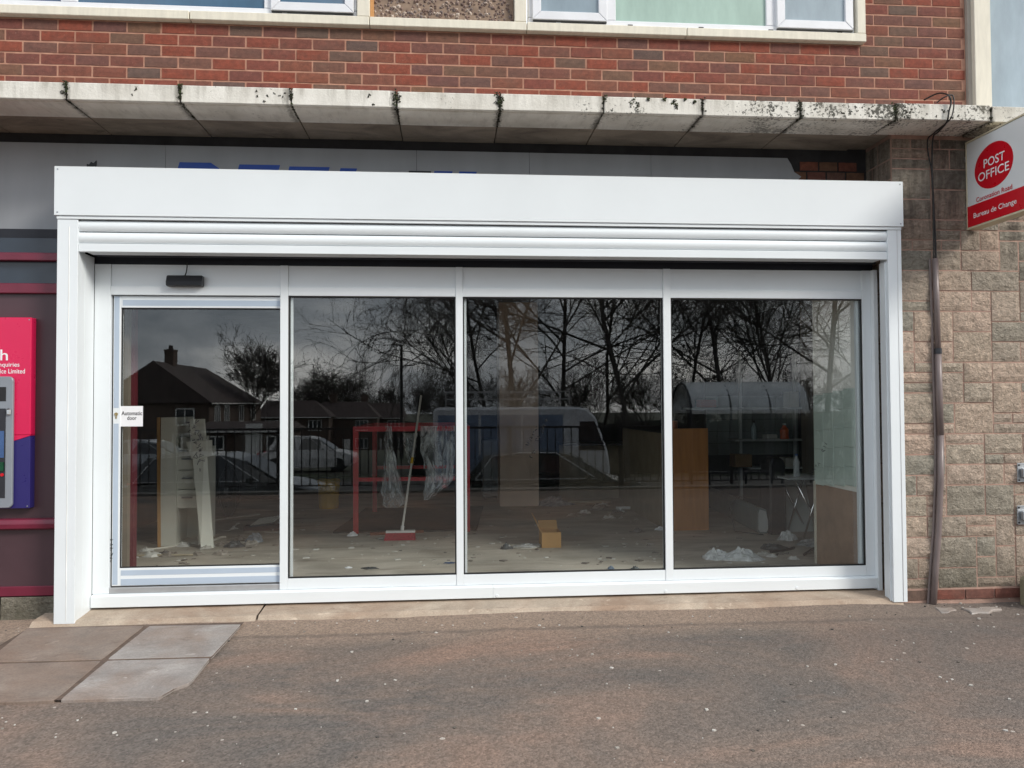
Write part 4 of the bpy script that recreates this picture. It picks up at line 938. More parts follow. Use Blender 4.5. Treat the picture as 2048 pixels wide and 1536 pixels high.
# second low counter carcass further back
A, B = az(1256,1003,FZ), az(1335,1003,FZ)
lc = thing('counter_carcass', (A.x,A.y,FZ), 'beige empty counter carcass behind the fallen tube', 'counter')
zc2 = ay(1290,886,A.y).z
MB().box(A.x-0.9,A.x+0.55,A.y+0.45,A.y+0.48,FZ,zc2-0.03).build('back_panel', MATS['beige_laminate'], lc)
MB().box(A.x-0.03,A.x+0.07,A.y,A.y+0.449,FZ,zc2-0.03).build('side_panel', MATS['beige_laminate'], lc)
MB().box(A.x+0.071,A.x+0.55,A.y,A.y+0.02,FZ+0.40,zc2-0.03).build('front_panel', MATS['beige_laminate'], lc)
MB().box(A.x-0.92,A.x+0.58,A.y-0.03,A.y+0.5,zc2-0.0295,zc2).build('worktop', MATS['dark_worktop'], lc)
# drawer unit and things on the left
M_WOFF = pm('off_white_melamine', C(228,228,218), 0.45, var=0.05)
A, B = az(322,1091,FZ), az(352,1091,FZ); y0d = A.y; zd = ay(340,835,y0d).z
xe = ay(396,1000,y0d).x
du = thing('drawer_unit', ((A.x+xe)/2,y0d,FZ), 'off white drawer unit with open bottom shelf behind the sliding door', 'drawers')
MB().box(A.x,B.x,y0d-0.02,y0d+0.5,FZ,zd).build('side_panel', M_WOFF, du)
zb0 = FZ+0.36
for i in range(3):
    z0 = zb0+i*0.19
    d_ = MB().box(B.x+0.001,xe,y0d,y0d+0.02,z0,z0+0.183).build('drawer_front', M_WOFF, du, bevel=0.003)
    MB().box((B.x+xe)/2-0.05,(B.x+xe)/2+0.05,y0d-0.02,y0d-0.001,z0+0.10,z0+0.112).build('handle', M_GALV, d_)
MB().box(B.x+0.001,xe,y0d+0.021,y0d+0.48,zb0+0.57,zb0+0.59).build('top', M_WOFF, du)
MB().box(B.x+0.001,xe,y0d+0.3,y0d+0.32,FZ+0.0005,zb0-0.002).build('back_panel', M_WOFF, du); MB().box(B.x+0.001,xe,y0d+0.02,y0d+0.299,FZ+0.001,FZ+0.02).build('base', M_WOFF, du)
MB().box(xe+0.0005,xe+0.02,y0d,y0d+0.5,FZ,zb0+0.59).build('side_panel', M_WOFF, du)
a_, b_, c_, d_ = az(402,1098,FZ), az(427,1096,FZ), ay(378,838,y0d-0.03), ay(409,838,y0d-0.03)
lb_ = MB(); n3 = Vector((0,0.02,0))
lb_.add([a_,b_,d_,c_,a_+n3,b_+n3,d_+n3,c_+n3], [(0,1,2,3),(7,6,5,4),(0,4,5,1),(1,5,6,2),(2,6,7,3),(3,7,4,0)])
single(lb_, 'leaning_board', M_WOFF, 'long white board leaning against the drawer unit', 'board')
pl = MB(); q = [ay(380,838,y0d-0.12),ay(408,838,y0d-0.12),ay(410,885,y0d-0.13),ay(424,887,y0d-0.14),ay(422,912,y0d-0.14),ay(398,935,y0d-0.14),ay(392,890,y0d-0.13)]
qs_ = [(v.x, v.z) for v in (ay(372,884,y0d-0.09),ay(424,880,y0d-0.09),ay(426,912,y0d-0.09),ay(384,918,y0d-0.09))]
single(MB().prism(qs_, 'y', y0d-0.10, y0d-0.085), 'white_panel', pm('white_offcut', C(214,214,206), 0.5), 'short white panel offcut hung across the leaning board', 'panel')
lt = MB().beam(az(318,1096,FZ), ay(317,835,y0d-0.05), 0.03, 0.03)
single(lt, 'timber_lath', pm('pine_lath', C(160,120,70), 0.7), 'thin pine lath standing beside the drawer unit', 'lath')
bxs = ay(340,872,y0d+0.1)
single(MB().box(A.x-0.02,A.x+0.30,y0d+0.02,y0d+0.42,zb0+0.591,zb0+0.76).box(A.x+0.305,A.x+0.52,y0d+0.05,y0d+0.3,zb0+0.591,zb0+0.70) if False else MB().box(B.x+0.02,xe-0.02,y0d+0.02,y0d+0.42,zb0+0.5905,zb0+0.70), 'carton', pm('white_carton', C(190,190,184), 0.7, var=0.08), 'low white carton on top of the drawer unit', 'carton', bevel=0.004)
A, B = az(424,1040,FZ), az(466,1040,FZ)
bk = thing('black_bag', ((A.x+B.x)/2,A.y,FZ), 'lumpy black bag propped behind the leaning board', 'bag')
MB().grid(lambda u, v: (A.x+(B.x-A.x)*(0.5+0.5*math.cos(2*math.pi*u)*math.sin(0.25+v*2.6)*(1+0.25*mnoise.noise(Vector((u*6,v*4,0))))), A.y+0.25+0.22*math.sin(2*math.pi*u)*math.sin(0.25+v*2.6), FZ+0.62*v), 16, 10).build('bag_body', pm('black_plastic', (0.012,0.012,0.014), 0.3, var=0.3), bk)
MB().tube([(A.x+0.1,A.y+0.2,FZ+0.6),(A.x+0.13,A.y+0.2,FZ+0.7),(A.x+0.18,A.y+0.2,FZ+0.6)], 0.012, 6).build('bag_handle', M_CABLE, bk)
# long shelf and cabinets at the back
M_CAB = pm('grey_cabinet', (0.16,0.17,0.17), 0.5, var=0.1)
for px0, px1, py, h, lb in ((470,556,1000,0.95,'dark grey cabinet at the back left of the shop'),(966,998,1000,0.85,'pale grey chest cabinet left of the column')):
    A, B = az(px0,py,FZ), az(px1,py,FZ)
    ca = thing('cabinet', ((A.x+B.x)/2,A.y,FZ), lb, 'cabinet', 'cabinets at the back')
    mm = M_CAB if px0 < 900 else pm('light_cabinet', (0.36,0.37,0.38), 0.5)
    MB().box(A.x,B.x,A.y,A.y+0.5,FZ+0.05,FZ+h).build('carcass', mm, ca)
    for i in range(2): MB().box(A.x+0.01+(B.x-A.x)*0.5*i,A.x+(B.x-A.x)*0.5*(i+1)-0.01,A.y-0.015,A.y-0.001,FZ+0.08,FZ+h-0.02).build('cabinet_door', mm, ca, bevel=0.002)
    MB().box(A.x+0.02,B.x-0.02,A.y+0.05,A.y+0.45,FZ,FZ+0.0495).build('plinth', M_DARK, ca)
# shelving at the right with bottles
y_s = 4.1; A, B = ay(1360,880,y_s), ay(1612,880,y_s)
sh_ = thing('wall_shelves', ((A.x+B.x)/2,y_s,FZ), 'white wall shelving with bottles at the back right', 'shelves')
M_SHELF = pm('white_shelf', (0.5,0.53,0.52), 0.4)
for py, xa in ((879,1470),(935,1500),(815,1380)):
    z = ay(1540,py,y_s).z; a = ay(xa,py,y_s).x; MB().box(a,B.x,y_s,y_s+0.3,z-0.02,z).build('shelf', M_SHELF, sh_)
for px in (1500,1612): xx = ay(px,880,y_s).x; MB().box(xx-0.015,xx+0.015,y_s+0.301,y_s+0.34,FZ,2.1).build('upright', M_SHELF, sh_)
M_WT = pm('grey_wall_tile', (0.16,0.19,0.185), 0.3, var=0.1)
tw = thing('tiled_partition', ((A.x+B.x)/2,y_s+0.36,FZ), 'dim tiled partition wall behind the shelving', 'wall')
MB().box(ay(1430,880,y_s).x,B.x+0.1,y_s+0.36,y_s+0.42,FZ,2.2).build('backing', M_DARK, tw)
for i in range(9):
    for j in range(5):
        xx = ay(1430,880,y_s).x+0.01+i*0.155
        if xx+0.15 < B.x+0.1: MB().box(xx,xx+0.15,y_s+0.35,y_s+0.3595,0.75+j*0.155,0.9+j*0.155).build('tile', M_WT, tw)
def bottle(px, py, y, h, r_, mm, lb, capm):
    p_ = ay(px,py,y+0.12); t = thing('bottle', (p_.x,y+0.12,p_.z), lb, 'bottle', 'bottles in the shop')
    MB().lathe([(r_*0.95,0),(r_,0.01),(r_,h*0.6),(r_*0.4,h*0.78),(r_*0.35,h*0.88)], (p_.x,y+0.12,p_.z), 14).build('body', mm, t, smooth=False)
    MB().lathe([(r_*0.42,0),(r_*0.4,h*0.1)], (p_.x,y+0.12,p_.z+h*0.8805), 10).build('cap', capm, t)
zsh = ay(1540,879,y_s).z
def on_shelf(px): q = ay(px,879,y_s+0.12); return q
bottle_specs = ((1569,pm('orange_plastic', C(214,96,40), 0.35),0.20,0.055,'orange bottle with a pale cap on the wall shelf',M_SHELF),(1508,pm('clear_plastic', C(150,166,170), 0.2),0.24,0.035,'slim clear spray bottle on the wall shelf',M_DARK))
for px, mm, h, r_, lb, cm in bottle_specs:
    xx = on_shelf(px).x; t = thing('bottle', (xx,y_s+0.12,zsh), lb, 'bottle', 'bottles in the shop')
    MB().lathe([(r_*0.95,0),(r_,0.01),(r_,h*0.6),(r_*0.4,h*0.78),(r_*0.35,h*0.88)], (xx,y_s+0.12,zsh+0.0005), 14).build('body', mm, t)
    MB().lathe([(r_*0.42,0),(r_*0.4,h*0.12)], (xx,y_s+0.12,zsh+h*0.8815), 10).build('cap', cm, t)
xx = on_shelf(1540).x
single(MB().box(xx-0.07,xx+0.07,y_s+0.05,y_s+0.2,zsh+0.0005,zsh+0.06), 'carton', MATS['white_carton'], 'small pale packet between the bottles on the wall shelf', 'packet', bevel=0.01)
# black upright cover, long grey unit, folding table
A, B = az(1541,1070,FZ), az(1576,1070,FZ)
M_BLK = pm('black_vinyl', (0.008,0.009,0.012), 0.35, var=0.2)
zt_ = ay(1555,915,A.y).z; hw = (B.x-A.x)/2; cx = (A.x+B.x)/2
pr = [(cx-hw,FZ),(cx+hw,FZ)]+[(cx+hw*0.95*math.cos(R(t)),zt_-hw+hw*math.sin(R(t))) for t in range(0,181,20)]
single(MB().prism(pr, 'y', A.y, A.y+0.25), 'upright_cover', M_BLK, 'tall black rounded upright cover at the right', 'cover', bevel=0.015)
a_, b_ = az(1538,1068,FZ), az(1428,1012,FZ)
dv = Vector((b_.x-a_.x,b_.y-a_.y,0)); ln = dv.length; ang = math.atan2(dv.y,dv.x)
ac = thing('chiller_unit', (a_.x,a_.y,FZ), 'long grey chiller casing lying on the floor at the right', 'unit')
pr = [(-0.02,0.10),(0.0,0.02),(0.02,0.0),(0.09,0.0),(0.11,0.03),(0.11,0.22),(0.09,0.27),(0.02,0.25)]
def ext(prf, s0_, s1_, mm, nm):
    d = dv.normalized(); nrm = Vector((-d.y,d.x,0)); nrm = nrm if nrm.y > 0 else -nrm
    vs = [Vector((a_.x,a_.y,FZ))+d*s_+nrm*p0+Vector((0,0,p1)) for s_ in (s0_,s1_) for p0, p1 in prf]; k_ = len(prf)
    MB().add(vs, [tuple(range(k_)), tuple(range(2*k_-1,k_-1,-1))]+[(i,i+k_,(i+1)%k_+k_,(i+1)%k_) for i in range(k_)]).build(nm, mm, ac)
ext(pr, 0.02, ln*1.0, pm('grey_casing', C(120,128,126), 0.4), 'casing'); ext([(p0*0.8+0.015,p1*0.86+0.02) for p0, p1 in pr], 0.0, 0.0195, pm('grey_cap', C(170,172,170), 0.5), 'end_cap')
single(MB().tube([a_+Vector((-0.05,0.2,0.34)),a_+Vector((-0.22,0.3,0.36)),a_+Vector((-0.34,0.2,0.25)),a_+Vector((-0.33,0.1,0.02)),a_+Vector((-0.1,-0.1,0.01))], 0.006, 6), 'cable', M_CABLE, 'black cable hanging over the long grey casing', 'cable')
# dark heap behind the casing
A, B = az(1436,990,FZ), az(1538,990,FZ)
single(MB().prism([(A.x,FZ),(B.x,FZ),(B.x,FZ+0.45),(B.x-0.3,FZ+0.62),(A.x+0.35,FZ+0.70),(A.x,FZ+0.50)], 'y', A.y, A.y+0.6), 'dark_cabinet', M_BLK, 'low black cabinet behind the long grey casing', 'cabinet', bevel=0.02)
# folding table with crossed chrome legs
M_CHROME = pm('chrome', (0.75,0.75,0.75), 0.18, 1.0, var=0.05)
yt = az(1605,1076,FZ).y; P = lambda px, py, y: ay(px,py,y)
ft = thing('folding_table', (P(1610,1076,yt).x,yt,FZ), 'folding table with crossed chrome legs at the right', 'table')
zt2 = P(1610,955,yt).z; xl, xr = P(1572,955,yt).x, P(1650,955,yt).x
MB().box(xl,xr,yt-0.05,yt+0.42,zt2-0.02,zt2).build('table_top', M_SHELF, ft, bevel=0.004)
for yy in (yt,yt+0.38):
    MB().tube([(P(1608,1076,yt).x,yy,FZ),(P(1642,962,yt).x,yy,zt2-0.0205)], 0.011, 8).build('leg', M_CHROME, ft, smooth=True)
    MB().tube([(P(1650,1076,yt).x,yy+0.025,FZ),(P(1592,962,yt).x,yy+0.025,zt2-0.0205)], 0.011, 8).build('leg', M_CHROME, ft, smooth=True)
bottle_x = P(1602,948,yt).x
t = thing('bottle', (bottle_x,yt+0.1,zt2), 'clear water bottle standing on the folding table', 'bottle', 'bottles in the shop')
MB().lathe([(0.032,0),(0.034,0.01),(0.033,0.06),(0.03,0.08),(0.033,0.1),(0.033,0.15),(0.014,0.2),(0.013,0.215)], (bottle_x,yt+0.1,zt2+0.0005), 14).build('body', wrapmat('clear_bottle', lo=0.35, hi=0.6), t, smooth=True)
MB().lathe([(0.015,0),(0.015,0.018)], (bottle_x,yt+0.1,zt2+0.216), 10).build('cap', pm('blue_cap', C(60,90,140), 0.4), t)
A, B = az(1576,1076,FZ), az(1640,1074,FZ)
single(MB().add([(A.x,A.y+0.35,FZ),(B.x+0.1,A.y+0.35,FZ),(B.x+0.1,A.y+0.55,FZ+0.52),(A.x,A.y+0.55,FZ+0.52),(A.x,A.y+0.37,FZ),(B.x+0.1,A.y+0.37,FZ),(B.x+0.1,A.y+0.57,FZ+0.52),(A.x,A.y+0.57,FZ+0.52)], [(0,1,2,3),(7,6,5,4),(0,4,5,1),(1,5,6,2),(2,6,7,3),(3,7,4,0)]), 'leaning_sheet', pm('grey_sheet', C(176,182,178), 0.5), 'pale grey sheet leaning behind the folding table', 'sheet')
# back right doorway post
A = ay(1612,900,4.0); single(MB().box(A.x,A.x+0.12,4.0,4.12,FZ,2.80), 'door_jamb', pm('grey_jamb', C(120,112,100), 0.7), 'grey door jamb post at the back right', 'post')
single(MB().box(A.x+0.14,A.x+0.9,3.6,3.66,FZ,2.80), 'plaster_panel', pm('stained_plaster', C(140,132,116), 0.85, var=0.3, scale=3), 'stained plaster wall panel beside the back door jamb', 'panel')
# things on the floor
for k_, (px, py, y_, sx_, sz_, cc, lb) in enumerate(((1490,935,y_s,0.22,0.16,(150,120,84),'brown carton on the lower wall shelf'),(1585,935,y_s,0.14,0.12,(190,188,180),'white carton on the lower wall shelf'),(1525,815,y_s,0.3,0.14,(120,128,132),'grey box on the top wall shelf'),(1420,815,y_s,0.2,0.1,(150,60,50),'red carton on the top wall shelf'),(1592,815,y_s,0.12,0.2,(180,176,160),'tall cream packet on the top wall shelf'))):
    q_ = ay(px,py,y_); single(MB().box(q_.x-sx_/2,q_.x+sx_/2,y_+0.04,y_+0.24,q_.z+0.0005,q_.z+sz_), 'carton', pm('carton_%d' % k_, C(*cc), 0.7, var=0.1), lb, 'carton', 'cartons on the shelves', bevel=0.006)
def tubeobj(px, r_, m_, nm, lb, cat, grp=None, n_=6):
    pts = [az(x,y,FZ)+Vector((0,0,r_+h)) for x, y, h in px]; P = []
    for i in range(len(pts)-1):
        p0, p1, p2, p3 = pts[max(i-1,0)], pts[i], pts[i+1], pts[min(i+2,len(pts)-1)]
        for t_ in (0,0.25,0.5,0.75): P.append(0.5*((2*p1)+(p2-p0)*t_+(2*p0-5*p1+4*p2-p3)*t_*t_+(3*p1-p0-3*p2+p3)*t_**3))
    P.append(pts[-1]); return single(MB().tube(P, r_, n_), nm, m_, lb, cat, grp, smooth=True)
M_WCAB = pm('white_cable', (0.6,0.58,0.52), 0.5)
tubeobj([(282,1102,0),(310,1100,0),(345,1095,0),(385,1088,0),(410,1086,0),(424,1080,0.0),(422,1068,0.02),(408,1064,0.05),(400,1070,0.03),(408,1081,0),(425,1083,0),(440,1077,0),(452,1076,0)], 0.011, M_WCAB, 'cable', 'white cable looped on the floor below the drawer unit', 'cable')
tubeobj([(270,1114,0),(330,1113,0),(386,1112,0)], 0.012, pm('pale_batten', C(160,150,130), 0.7), 'rod', 'thin pale rod lying on the floor behind the sliding door', 'rod')
tubeobj([(422,1043,0),(470,1036,0),(520,1030,0)], 0.01, M_WCAB, 'rod', 'long white rod lying beyond the black bag', 'rod')
tubeobj([(1232,1019,0),(1304,1018,0)], 0.02, pm('fluorescent_tube', (0.75,0.77,0.77), 0.3), 'tube', 'white fluorescent tube lying on the floor beyond the cardboard box', 'tube')
tubeobj([(1135,1009,0),(1222,1008,0)], 0.03, pm('pale_batten', C(160,150,130), 0.7), 'trunking', 'pale trunking length on the floor right of the column', 'trunking')
tubeobj([(1025,1096,0),(1045,1098,0),(1068,1097,0),(1082,1092,0)], 0.004, M_WCAB, 'cable', 'thin white cable between the black plug and the cardboard box', 'cable')
tubeobj([(1540,1106,0),(1565,1104,0),(1588,1098,0)], 0.012, M_BLK, 'cable', 'thick black cable offcut on the floor by the folding table', 'cable')
tubeobj([(1608,1112,0.0),(1640,1102,0.03),(1672,1112,0)], 0.012, M_BLK, 'cable', 'arched black cable offcut below the tiled wall', 'cable')
def crumple(px, py, sx, sz, m_, nm, lb, cat, seed, grp='litter on the shop floor', n_=9):
    c_ = az(px,py,FZ); off = Vector((seed*2.3,seed*5.1,0))
    def fn(u, v):
        a = 2*math.pi*u; e_ = math.sin(math.pi*min(v,0.97)*0.5); rr = (1-v*0.92)*(1+0.55*mnoise.noise(off+Vector((math.cos(a)*1.6,math.sin(a)*1.6,v*2))))
        return (c_.x+sx/2*rr*math.cos(a), c_.y+sx/3*rr*math.sin(a), FZ+0.002+sz*e_*(0.6+0.7*abs(mnoise.noise(off+Vector((math.cos(a)*2,math.sin(a)*2,5+v*3))))))
    return single(MB().grid(fn, 14, 7), nm, m_, lb, cat, grp)
M_BAG = wrapmat('white_bag_film', (0.8,0.82,0.82), 0.45, 0.95, 14); M_DBAG = pm('dark_grey_bag', (0.06,0.07,0.075), 0.35, var=0.4, scale=25)
crumple(1482,1118,0.40,0.11,M_BAG,'plastic_bag','crumpled white plastic bag on the floor at the right',"plastic bag",1)
crumple(1432,1118,0.24,0.10,M_BAG,'plastic_bag','smaller crumpled plastic bag left of the larger one',"plastic bag",2)
crumple(1424,1119,0.10,0.03,M_BLK,'scrap','small black scrap in front of the smaller plastic bag','scrap',3)
crumple(1545,1098,0.26,0.06,M_DBAG,'scrap','dark rag heap behind the larger plastic bag','rag',4)
crumple(1575,1080,0.20,0.10,M_BAG,'plastic_bag','plastic bag scrap at the foot of the upright cover','plastic bag',5)
crumple(1630,1090,0.36,0.07,pm('grey_offcuts', (0.32,0.33,0.33), 0.6, var=0.5, scale=30),'offcuts','heap of grey offcuts below the folding table','offcuts',6)
crumple(468,1094,0.20,0.07,M_DBAG,'scrap','dark crumpled packaging on the floor right of the white cable','packaging',7)
crumple(508,1084,0.18,0.10,pm('blue_grey_pack', (0.2,0.23,0.26), 0.4, var=0.5, scale=20),'scrap','blue grey crumpled packet near the middle of the doorway','packaging',8)
crumple(1014,1098,0.12,0.06,M_DBAG,'plug','black plug lump on the floor left of the cardboard box','plug',9)
crumple(1058,1092,0.30,0.025,M_BAG,'plastic_bag','flat clear bag beside the cardboard box','plastic bag',10)
crumple(705,1072,0.11,0.05,M_PAPER,'paper_ball','crumpled white paper by the left leg of the red frame','paper',11)
crumple(1108,1010,0.55,0.13,pm('grey_dust_sheet', (0.30,0.31,0.33), 0.8, var=0.4, scale=16),'dust_sheet','grey dust sheet heaped at the right of the column','sheet',12)
crumple(1222,1134+4,0.06,0.03,pm('blue_rag', C(96,112,130), 0.7),'scrap','small blue grey lump inside the lower right of the middle pane','scrap',13)
crumple(1270,1138,0.07,0.025,M_DBAG,'scrap','flat dark scrap right of the blue grey lump','scrap',14)
crumple(1320,1060,0.13,0.04,M_PAPER,'scrap','torn white paper left of the oak end panel','paper',15)
crumple(900,1126,0.11,0.006,pm('blue_card', C(60,84,120), 0.6),'scrap','flat blue card scrap near the middle mullion','card',16)
crumple(1140,1032,0.11,0.006,MATS['blue_card'],'scrap','flat blue card scrap behind the cardboard box','card',17)
crumple(697,1136,0.07,0.012,M_PAPER,'scrap','white paper scrap at the lower left of the second pane','paper',18)
crumple(740,1137,0.15,0.012,M_DBAG,'scrap','dark strip scrap right of the white paper scrap','scrap',19)
crumple(1240,1024,0.18,0.05,M_BAG,'plastic_bag','clear bag scrap below the fluorescent tube','plastic bag',20)
A = az(520,1062,FZ)
vb = thing('wire_rack', (A.x,A.y,FZ), 'white slatted rack tilted on the floor in the doorway', 'rack')
for i in range(7): MB().beam(A+Vector((-0.10+i*0.036,0.0,0.06+i*0.004)), A+Vector((-0.02+i*0.036,0.16,0.12+i*0.004)), 0.018, 0.006).build('slat', M_WOFF, vb)
MB().beam(A+Vector((-0.12,0.0,0.05)), A+Vector((0.15,0.0,0.08)), 0.02, 0.02).build('rail', M_DARK, vb); MB().beam(A+Vector((-0.04,0.17,0.11)), A+Vector((0.22,0.17,0.14)), 0.02, 0.02).build('rail', M_DARK, vb)
MB().box(A.x-0.18,A.x+0.26,A.y+0.02,A.y+0.16,FZ,FZ+0.048).build('base', pm('brown_base', C(80,52,46), 0.7), vb)
lt_ = MB(); r5 = random.Random(3)
for k in range(420):
    px, py = r5.uniform(260,1700), 1012+120*r5.random()**0.8; c_ = az(px,py,FZ); s = r5.choice((0.006,0.008,0.01,0.014,0.02,0.03))
    if abs(c_.x) > 3.0: continue
    a = r5.random()*6.3; lt_.prism([(c_.x+s*math.cos(a+t_*1.57)*r5.uniform(.5,1.8), c_.y+s*math.sin(a+t_*1.57)*r5.uniform(.5,1.5)) for t_ in range(4)], 'z', FZ+0.0005, FZ+0.002+s*0.2)
m, n, b = newmat('litter'); gg = nd(n, 'ShaderNodeNewGeometry')
L(n, ramp(n, gg.outputs['Random Per Island'], [(0,(0.10,0.09,0.085)),(1,(0.7,0.7,0.68)),(0.35,(0.24,0.21,0.18)),(0.6,(0.46,0.44,0.4))]), b.inputs['Base Color'])
for k in range(46):
    cl_ = r5.choice(((440,560,1040,1100),(1520,1700,1080,1122),(1090,1330,1006,1040),(270,450,1090,1115),(1230,1340,1010,1070)))
    px, py = r5.uniform(cl_[0],cl_[1]), r5.uniform(cl_[2],cl_[3]); c_ = az(px,py,FZ); s = r5.uniform(0.03,0.10); off = Vector((k*1.7,k*0.9,0))
    if c_.x > 3.02: continue
    def fn(u, v):
        a = 2*math.pi*u; rr = (1-v*0.9)*(1+0.6*mnoise.noise(off+Vector((math.cos(a)*1.8,math.sin(a)*1.8,v*2))))
        return (c_.x+s*rr*math.cos(a), c_.y+s*0.7*rr*math.sin(a), FZ+0.002+s*0.7*math.sin(math.pi*min(v,0.95)*0.5)*(0.3+0.9*abs(mnoise.noise(off+Vector((math.cos(a)*2.5,math.sin(a)*2.5,5+v*4))))))
    lt_.grid(fn, 9, 5)
for k in range(16):
    px, py = r5.choice(((r5.uniform(440,550),r5.uniform(1050,1100)),(r5.uniform(1540,1690),r5.uniform(1085,1122)),(r5.uniform(1100,1330),r5.uniform(1010,1045)))); c_ = az(px,py,FZ); a = r5.random()*6.3; P = []
    if c_.x > 2.9: continue
    for t_ in range(7): a += r5.gauss(0,0.6); c_ = c_+Vector((math.cos(a),math.sin(a),0))*0.05; P.append((min(c_.x,3.05),c_.y,FZ+0.007+0.012*r5.random()))
    lt_.tube(P, 0.005, 5)
o = lt_.build('floor_litter', m, None); o['kind'] = 'stuff'; o['label'] = 'small crumbs and scraps scattered on the shop floor'

# ---------------------------------------------------------------- the street behind the camera, seen mirrored in the glass
M_IRON = pm('black_iron', (0.015,0.015,0.016), 0.45)
rl = thing('railing', (0.5,FORE_Y-0.1,0.06), 'black iron railing along the edge of the forecourt', 'railing')
ry = FORE_Y-0.12; rx0, rx1 = -8.5, 10.5; bar = MB().box(-0.008,0.008,-0.008,0.008,0.12,1.02).mesh('bar'); bar.materials.append(M_IRON)
MB().box(rx0,rx1,ry-0.02,ry+0.02,1.0205,1.055).build('top_rail', M_IRON, rl); MB().box(rx0,rx1,ry-0.015,ry+0.015,0.10,0.1195).build('bottom_rail', M_IRON, rl)
x = rx0
while x < rx1:
    place('bar', bar, None, rl, None, (x, ry, 0)); x += 0.135
x = rx0
while x < rx1+0.1:
    MB().box(x-0.025,x+0.025,ry-0.045,ry-0.0205,0.05,1.06).build('post', M_IRON, rl); x += 1.9

def wheel(c, r_, side, parent, wdt=0.2):
    t = MB().lathe([(r_*0.62,-wdt/2),(r_*0.95,-wdt/2),(r_,-wdt/2+0.03),(r_,wdt/2-0.03),(r_*0.95,wdt/2),(r_*0.62,wdt/2)], c, 20, 'y').build('tyre', M_BLACK, parent)
    MB().lathe([(r_*0.61,-wdt/2+0.01),(r_*0.61,wdt/2-0.01)], c, 14, 'y').build('rim', M_GALV, t)
def car(x0, yc, zg, length, ht, paint, label, flip=1, group='cars parked below the forecourt'):
    """saloon body lofted over stations along its length; flip=1 faces +x"""
    o = thing('parked_car', (x0, yc, zg), label, 'car', group); W = 0.86
    prof = [(0.00,0.45,0.70,0.70),(0.03,0.28,0.80,0.72),(0.12,0.24,0.90,0.86),(0.30,0.22,0.96,0.97),(0.50,0.22,0.97,1.0),(0.70,0.22,0.95,1.0),(0.85,0.24,0.88,0.97),(0.95,0.27,0.76,0.86),(1.0,0.38,0.62,0.70)]
    X = lambda t: x0+flip*(t-0.5)*length
    mb = MB()
    for t, zl, zh, wf in prof:
        w_ = W*wf; xx = X(t)
        for y, z in ((-w_,zl),(-w_*1.0,(zl+zh)/2),(-w_*0.94,zh-0.03),(-w_*0.8,zh),(w_*0.8,zh),(w_*0.94,zh-0.03),(w_,(zl+zh)/2),(w_,zl)): mb.v.append((xx,yc+y,zg+z))
    for i in range(len(prof)-1):
        for k_ in range(8): a = i*8+k_; b2 = i*8+(k_+1)%8; mb.f.append((a,b2,b2+8,a+8))
    mb.f.append(tuple(range(8))); mb.f.append(tuple(range((len(prof)-1)*8,len(prof)*8)))
    mb.build('body', paint, o)
    cab_ = [(0.10,0.94),(0.20,ht-0.06),(0.32,ht),(0.52,ht-0.01),(0.60,ht-0.08),(0.78,0.92)]
    def loft(pts, wb, wt, nm, mm, zb=0.93):
        m_ = MB(); zt = max(p_[1] for p_ in pts)
        for s_ in (-1,1):
            for t, z in pts: f = (z-zb)/(zt-zb+1e-6); m_.v.append((X(t), yc+s_*(wb+(wt-wb)*f), zg+z))
        k_ = len(pts); m_.f = [tuple(range(k_)), tuple(range(2*k_-1,k_-1,-1))]+[(i,i+k_,(i+1)%k_+k_,(i+1)%k_) for i in range(k_)]
        return m_.build(nm, mm, o)
    loft(cab_, 0.76, 0.60, 'roof', paint)
    for s_ in (-1,1):
        for ta, tb in ((0.17,0.40),(0.42,0.66)):
            q = []
            for t in (ta,tb,tb-0.02,ta+0.05):
                z = 0.955 if t in (ta,tb) else (ht-0.08 if t < 0.6 and t > 0.2 else ht-0.12)
                q.append((t,z))
            m_ = MB(); zt = ht
            for off in (0.004,0.010):
                for t, z in q: f = (z-0.93)/(zt-0.93); m_.v.append((X(t), yc+s_*(0.76+(0.60-0.76)*f+off), zg+z))
            m_.f = [(0,1,2,3),(7,6,5,4),(0,4,5,1),(1,5,6,2),(2,6,7,3),(3,7,4,0)]; m_.build('side_window', M_CARGL, o)
    m_ = MB(); q = [(0.615,ht-0.10),(0.775,0.95)]
    for t, z in q:
        for s_ in (-1,1): m_.v.append((X(t+0.006), yc+s_*(0.60 if z > 1.1 else 0.72), zg+z+0.012))
    m_.f = [(0,1,3,2)]; m_.build('windscreen', M_CARGL, o)
    for s_ in (-1,1):
        MB().obox((X(0.965),yc+s_*0.62,zg+0.66),(0.16,0.26,0.14),(0,0.25*flip,-0.3*s_*flip)).build('headlight', M_LAMP, o, bevel=0.03)
        MB().obox((X(0.012),yc+s_*0.58,zg+0.76),(0.08,0.22,0.14)).build('tail_light', M_SIGNRED, o, bevel=0.02)
        MB().obox((X(0.66),yc+s_*0.84,zg+0.98),(0.10,0.16,0.11)).build('wing_mirror', paint, o, bevel=0.02)
        wheel((X(0.19),yc+s_*0.74,zg+0.31), 0.31, s_, o); wheel((X(0.82),yc+s_*0.74,zg+0.31), 0.31, s_, o)
    trim = MB()
    trim.tube([(X(0.15),yc+0.775,zg+0.945),(X(0.70),yc+0.775,zg+0.945)], 0.012, 5); trim.tube([(X(0.15),yc+0.775,zg+0.945),(X(0.23),yc+0.64,zg+ht-0.07),(X(0.36),yc+0.622,zg+ht-0.015),(X(0.52),yc+0.622,zg+ht-0.025),(X(0.70),yc+0.775,zg+0.945)], 0.010, 5)
    trim.build('chrome_trim', M_ALU, o)
    return o
M_CARGL = pm('car_glass', (0.02,0.025,0.03), 0.05, var=0.05, spec=0.8)
M_LAMP = pm('headlamp', (0.75,0.77,0.78), 0.1, var=0.05)
